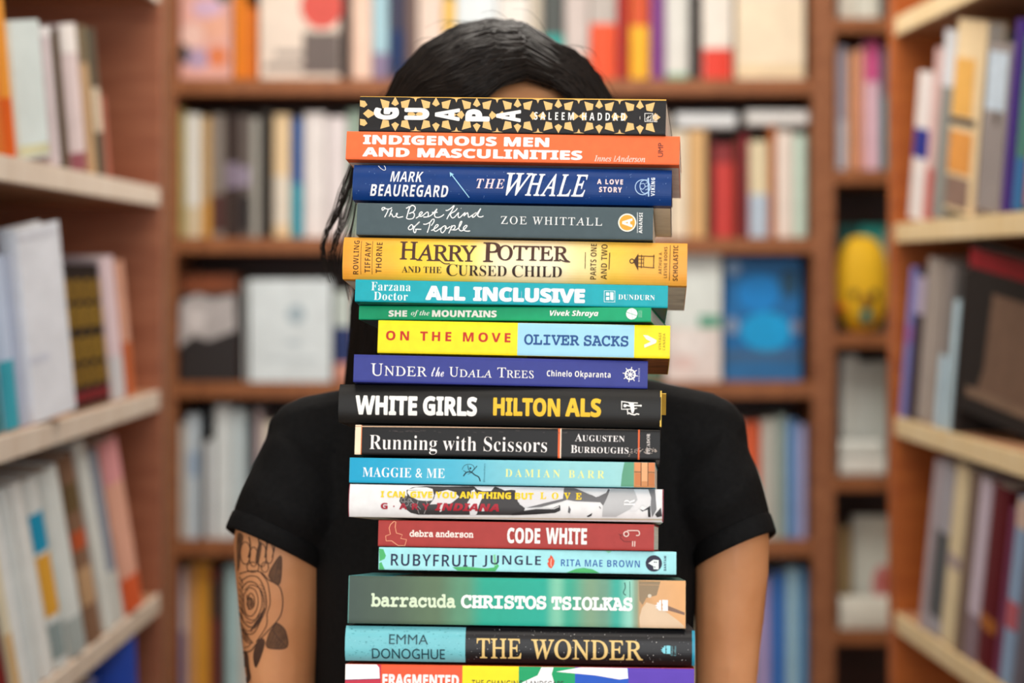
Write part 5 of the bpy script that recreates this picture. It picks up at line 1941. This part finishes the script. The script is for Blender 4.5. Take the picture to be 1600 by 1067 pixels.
# 14 -----------------------------------------------------------------
b = Book('p', 'brick red paperback with white title and a pale outline map', (591, 814), (1023, 818), (1021, 859.6), (591, 854), 5.7, 0.13, cover='a83c39', rough=0.45)
b.line(LG, [(x / 5.333 + 520, y / 5.333 + 800.8) for x, y in ((510, 72), (480, 100), (470, 130), (480, 180), (440, 195), (445, 235), (490, 235), (545, 275), (600, 275), (615, 225), (565, 215), (580, 185), (530, 170), (520, 120), (525, 78))], 'f0a884', 1.1, True)
b.text(AL_, 'debra anderson', 640, 739.8, 828, 838.6, 'f6e8e2', 'mono', 0.03, 0.95)
b.text(TL, 'CODE', 792.3, 844, 824.2, 848.6, WH, 'bsans', 0.02, 1.0)
b.text(TL, 'WHITE', 853, 917, 824.4, 849.6, WH, 'bsans', 0.02, 1.0)
for i in range(30):
    x, y = rr.uniform(793, 916), rr.uniform(826, 848)
    b.disc(PN, x, y, rr.uniform(.3, .7), 'c77a74', 6)
b.line(LG, [(967, 834), (971, 838), (969, 840), (975, 845.6), (987, 846.4)], '6d2a2a', 0.9)
b.line(LG, [(969, 835.4), (984, 836)], '6d2a2a', 0.8)
b.ring(LG, 978.5, 834.2, 3.8, 1.4, 'f2ddd4')
b.line(LG, [(980, 829), (996, 829), (999, 832), (998.4, 836), (994, 836.6)], 'f2ddd4', 1.3, curve=True)
b.line(LG, [(988.6, 845.4), (988.4, 853.6)], 'f2ddd4', 1.3)
b.line(LG, [(992, 845.6), (991.8, 853.8)], 'f2ddd4', 1.3)

# 15 -----------------------------------------------------------------
b = Book('p', 'light aqua paperback with dark hand drawn title and a round dark badge', (592, 855.6), (1057, 861.4), (1056.4, 897.4), (591.6, 890.2), 3.5, 0.13, cover='a2e2ea', rough=0.42)
b.poly(PN, [(592.4, 857), (599, 858), (603, 868), (601, 873), (593, 877)], '4cb36c')
b.poly(PN, [(592.4, 889.6), (592.4, 880), (596, 878), (601, 889.8)], '4cb36c')
b.poly(PN, [(707, 886), (730, 885.4), (758, 888), (772, 886.4), (776, 880), (780, 884), (774, 892.4), (715, 891.4)], '4cb36c')
b.poly(PN, [(885, 894.6), (900, 888.6), (912, 887), (926, 889.4), (937, 895.4)], '4cb36c')
b.poly(PN, [(945, 860.2), (951, 864.2), (957, 860.4)], '86d4b4')
b.poly(PN, [(771, 867), (774, 866), (776, 884), (772, 884)], '7fcf9c')
b.text(TL, 'RUBYFRUIT', 610.6, 745, 865.2, 883.6, '22284a', 'bsans', -0.012, 1.08)
b.text(TL, 'JUNGLE', 754, 845, 867.0, 885.6, '22284a', 'bsans', -0.012, 1.08)
b.poly(PN, [(860.4, 867), (863, 869.4), (866.6, 876), (865.6, 882), (861.6, 888.2), (857.4, 886), (855, 880), (857.4, 877.4), (856, 873.6), (859, 871)], 'dc5a3c')
b.line(PN, [(861.6, 873), (860.6, 880), (861.4, 885)], 'f2d8cc', 0.9)
b.text(AL_, 'RITA MAE BROWN', 876.5, 999.7, 873.6, 884.4, '2c5cab', 'bsans', -0.012, 1.12)
b.disc(LG, 1021.6, 880.2, 12.8, '2a2a40')
b.poly(LG, [(1013, 880), (1021, 874.4), (1029, 875), (1029, 889.6), (1021, 889), (1021, 884.6)], 'e8f6f6')
for p in ((1022.6, 878.2), (1025.4, 878.4), (1023, 886)):
    b.disc(LG, *p, 1.1, '2a2a40', 8)
b.text(PL, 'BANTAM', 1037.2, 1041, 868.6, 891.6, '2f3a5c', 'bsans', 0, 1.15, rot=1)

# 16 -----------------------------------------------------------------
b = Book('p', 'thick green and teal paperback fading to tan, with slab letters and a flame logo', (545, 899.4), (1072.6, 907), (1070, 982), (543, 973.4), 3.0, 0.14, cover='4f8a84', rough=0.34, spec=0.3)
b.gradient('colour_wash', [(543, '45554f'), (600, '4c5d51'), (680, '5c745a'), (725, '5a9274'), (760, '24a58e'), (850, '22a894'), (872, '7cc4a8'), (890, '3aa78e'), (925, '7d9f82'), (945, '6d9a84'), (965, '3aaa9a'), (985, '8fd0c0'), (996, '8a9c84'), (1003, 'c79a6e'), (1030, 'd9a878'), (1073, 'e0aa74')], nx=140)
b.poly(PN, [(998, 908), (1032, 908.4), (1026, 930), (1010, 934), (1004, 945), (999, 938)], '8c7656')
b.poly(PN, [(1003, 950), (1010, 941), (1023, 945), (1044, 958), (1060, 970), (1069, 978), (1069, 981), (1000, 980.6), (999, 965)], 'd8bc9c')
b.poly(PN, [(1043, 946), (1070, 957), (1069.6, 961), (1042, 953)], '7d5c48')
b.line(PN, [(976, 910), (977, 918), (974, 926), (978, 930)], '1f5f54', 1.6, curve=True)
b.line(PN, [(984, 908), (984.4, 938)], '2c6f60', 1.2)
b.disc(PN, 1015, 931, 3.0, 'd0c4b0', 12)
b.text(TL, 'barracuda', 579.6, 712, 926.4, 948, 'd5e6c8', 'mono', 0.036, 0.96)
b.text(AL_, 'CHRISTOS', 720, 853.6, 929, 950.4, 'f6faf6', 'mono', 0.036, 0.93)
b.text(AL_, 'TSIOLKAS', 861.4, 988.4, 931.4, 953, 'f6faf6', 'mono', 0.036, 0.93)


def flame(bk, x, y, sc, hx):
    q = lambda p: [(x + a * sc, y + c * sc) for a, c in p]
    bk.poly(LG, q([(0, 9), (4, 7), (3, 4.4), (7, 4), (6.6, 1.2), (10, 0), (10, 17), (6, 16.6), (4, 13.6), (1, 12.6), (4, 10.6)]), hx)
    bk.poly(LG, q([(11.6, 0), (20.6, 0.4), (20.6, 17.6), (11.6, 17.2), (12.6, 14), (11.4, 11), (12.8, 8), (11.4, 5)]), hx)


flame(b, 1023, 937, 1.0, 'f6eef0')

# 17 -----------------------------------------------------------------
b = Book('h', 'hardcover half cyan and half speckled black with gold serif title', (540, 975.8), (1086, 987), (1086, 1040.4), (538, 1033.4), 3.0, 0.148, 0.0050, cover='19171a', rough=0.38, hard=True, spec=0.3)
b.band(PN, 537, 727, '74c4d0')
for i in range(210):
    q = b.sk(rr.uniform(544, 722), rr.uniform(979, 1029))
    l = rr.uniform(.8, 3)
    b.line(PN, [q, (q[0] + l, q[1] + rr.uniform(-.3, .4))], rr.choice(('4a97a4', '8fd4de', '3f8894')), rr.uniform(.35, .8))
for i in range(150):
    q = b.sk(rr.uniform(732, 1078), rr.uniform(980, 1028))
    b.disc(PN, q[0], q[1], rr.uniform(.3, .8), rr.choice(('8d8a8c', 'c9c6c4', '5d5a5c')), 6)
b.text(AL_, 'EMMA', 608, 669, 990.8, 1006, '1f4a55', 'plain', -0.004, 1.0)
b.text(AL_, 'DONOGHUE', 581, 695, 1012.6, 1028.8, '163c48', 'plain', 0.0, 1.0)
GO = 'e9c780'
b.text(TL, 'THE', 744.6, 814.4, 997, 1028.2, GO, 'roman', 0.012, 1.02)
b.text(TL, 'WONDER', 829.6, 1004.4, 998, 1029.8, GO, 'roman', 0.012, 1.0)
flame(b, 1032.4, 1008.4, 0.74, '7fd2e2')
b.text(PL, 'Harper', 1048.4, 1051.8, 1009, 1024.4, '6aa9b4', 'bserif', -0.01, rot=1)
b.text(PL, 'Collins', 1053, 1056.4, 1009, 1024.4, '6aa9b4', 'bserif', -0.01, rot=1)
b.band(PN, 1081.4, 1087, '2c94b4')

# 18 -----------------------------------------------------------------
b = Book('p', 'rainbow panelled paperback with white capitals, lowest of the stack', (539.5, 1037.6), (1085, 1044.4), (1084.6, 1096), (539, 1089), 3.0, 0.14, cover='ea5a35', rough=0.42)
b.band(PN, 538, 595, 'c23048')
b.poly(PN, [(539, 1037), (588, 1037.6), (592.6, 1043), (593.4, 1060), (539, 1061.6)], 'fafafc')
b.line(PN, [(539, 1062.4), (593.6, 1060.4)], '6a3a6c', 1.0)
b.band(PN, 722.4, 810.4, 'f8e41a')
b.band(PN, 810.4, 898.4, '12a066')
b.band(PN, 898.4, 982, '1c56c4')
b.band(PN, 982, 1086, '5b3cb4')
b.poly(PN, [(846, 1042.4), (865, 1042.6), (862, 1053), (866, 1067), (860, 1080), (812, 1080), (816, 1066), (840, 1055)], 'fafafc')
b.poly(PN, [(869, 1049.4), (910, 1042), (980.4, 1044), (981.4, 1059.8), (968, 1061.6), (930, 1055)], 'fafafc')
b.text(TL, 'FRAGMENTED', 597.4, 717, 1052.6, 1071, WH, 'bsans', 0.03, 1.02)
b.text(PL, 'THE CHANGING LANDSCAPE', 737, 880.6, 1062, 1071.4, '2a2a2a', 'plain', 0.002, 1.15)

# lay the books on one another: same up direction, so only the thicknesses decide
_U = stack_frame(0)[2]
order = list(reversed(BOOKS))
for lo, hi in zip(order, order[1:]):
    gap = (hi.C.dot(_U) - hi.T / 2) - (lo.C.dot(_U) + lo.T / 2)
    if gap < 0.0005:        # trim the upper edge of the lower book
        d = 0.0005 - gap
        lo.T -= d
        lo.C = lo.C - _U * (d / 2)
    elif gap > 0.0012:
        pass
for bk in BOOKS:
    bk.build()

# yellow jacket flap that sticks out of the black hardcover
bk = BOOKS[9]
hw_ = bk.L / 2
mY = mat('e8c04a', 0.45)
MB().box((hw_ - 0.0006, 0.001, 0.001), (hw_ + 0.0004, 0.012, bk.T - 0.001)).build('jacket_edge', mY, bk.root)
fl = MB()
fl.strip([(0.010, bk.T - 0.002), (0.05, bk.T - 0.014)], [(0.010, bk.T - 0.0024), (0.05, bk.T - 0.0146)], hw_ - 0.002, hw_ + 0.0035)
fl.build('jacket_flap', mY, bk.root)
# back cover portrait of the yellow paperback shows as a brown photo on its underside
bk = BOOKS[7]
x1 = bk.L / 2
v = [(x1 - 0.10, 0.004, -0.00015), (x1 - 0.0005, 0.004, -0.00015), (x1 - 0.0005, 0.126, -0.00015), (x1 - 0.10, 0.126, -0.00015)]
obj('cover_photo', v, [(0, 1, 2, 3)], mat('9a6236', 0.45, 0.6, 40.0), bk.root)
# the dark green underside of the turquoise paperback
bk = BOOKS[5]
v = [(-bk.L / 2 + 0.0005, 0.003, -0.00015), (bk.L / 2 - 0.0005, 0.003, -0.00015), (bk.L / 2 - 0.0005, 0.128, -0.00015), (-bk.L / 2 + 0.0005, 0.128, -0.00015)]
obj('cover_print', v, [(0, 1, 2, 3)], mat('0c4f55', 0.4), bk.root)


def underside(i, hexs, d0=0.003, name='cover_print', var=0.2, x0=None):
    k = BOOKS[i]
    a, c = -k.L / 2 + 0.0005, k.L / 2 - 0.0005
    obj(name, [(a, d0 + k.e, -0.00015), (c, d0 + k.e, -0.00015), (c, k.depth - 0.001, -0.00015), (a, k.depth - 0.001, -0.00015)], [(0, 1, 2, 3)], mat(hexs, 0.4, var, 30.0), k.root)


underside(1, 'f2e8ea', 0.012)
underside(2, 'dbe6e8', 0.010)
underside(4, 'd2d2ca', 0.008, var=0.4)
underside(6, '3c4540', 0.004)
underside(12, 'cfc6b4', 0.004)


# printed top cover of the thick green book: cyan, then tan, then dark green
bk = BOOKS[15]
for xa, xb, hx in ((0.0, 0.135, '6cc6d0'), (0.135, 0.36, 'd0a582'), (0.36, 0.55, '8a9a6a'), (0.55, 1.0, '4a6e62')):
    a, c = -bk.L / 2 + xa * bk.L + (0.0004 if xa == 0 else 0), -bk.L / 2 + xb * bk.L - (0.0004 if xb == 1 else 0)
    obj('cover_print', [(a, 0.0012, bk.T + 0.00015), (c, 0.0012, bk.T + 0.00015), (c, bk.depth - 0.001, bk.T + 0.00015), (a, bk.depth - 0.001, bk.T + 0.00015)], [(0, 1, 2, 3)], mat(hx, 0.35, 0.15, 30.0), bk.root)
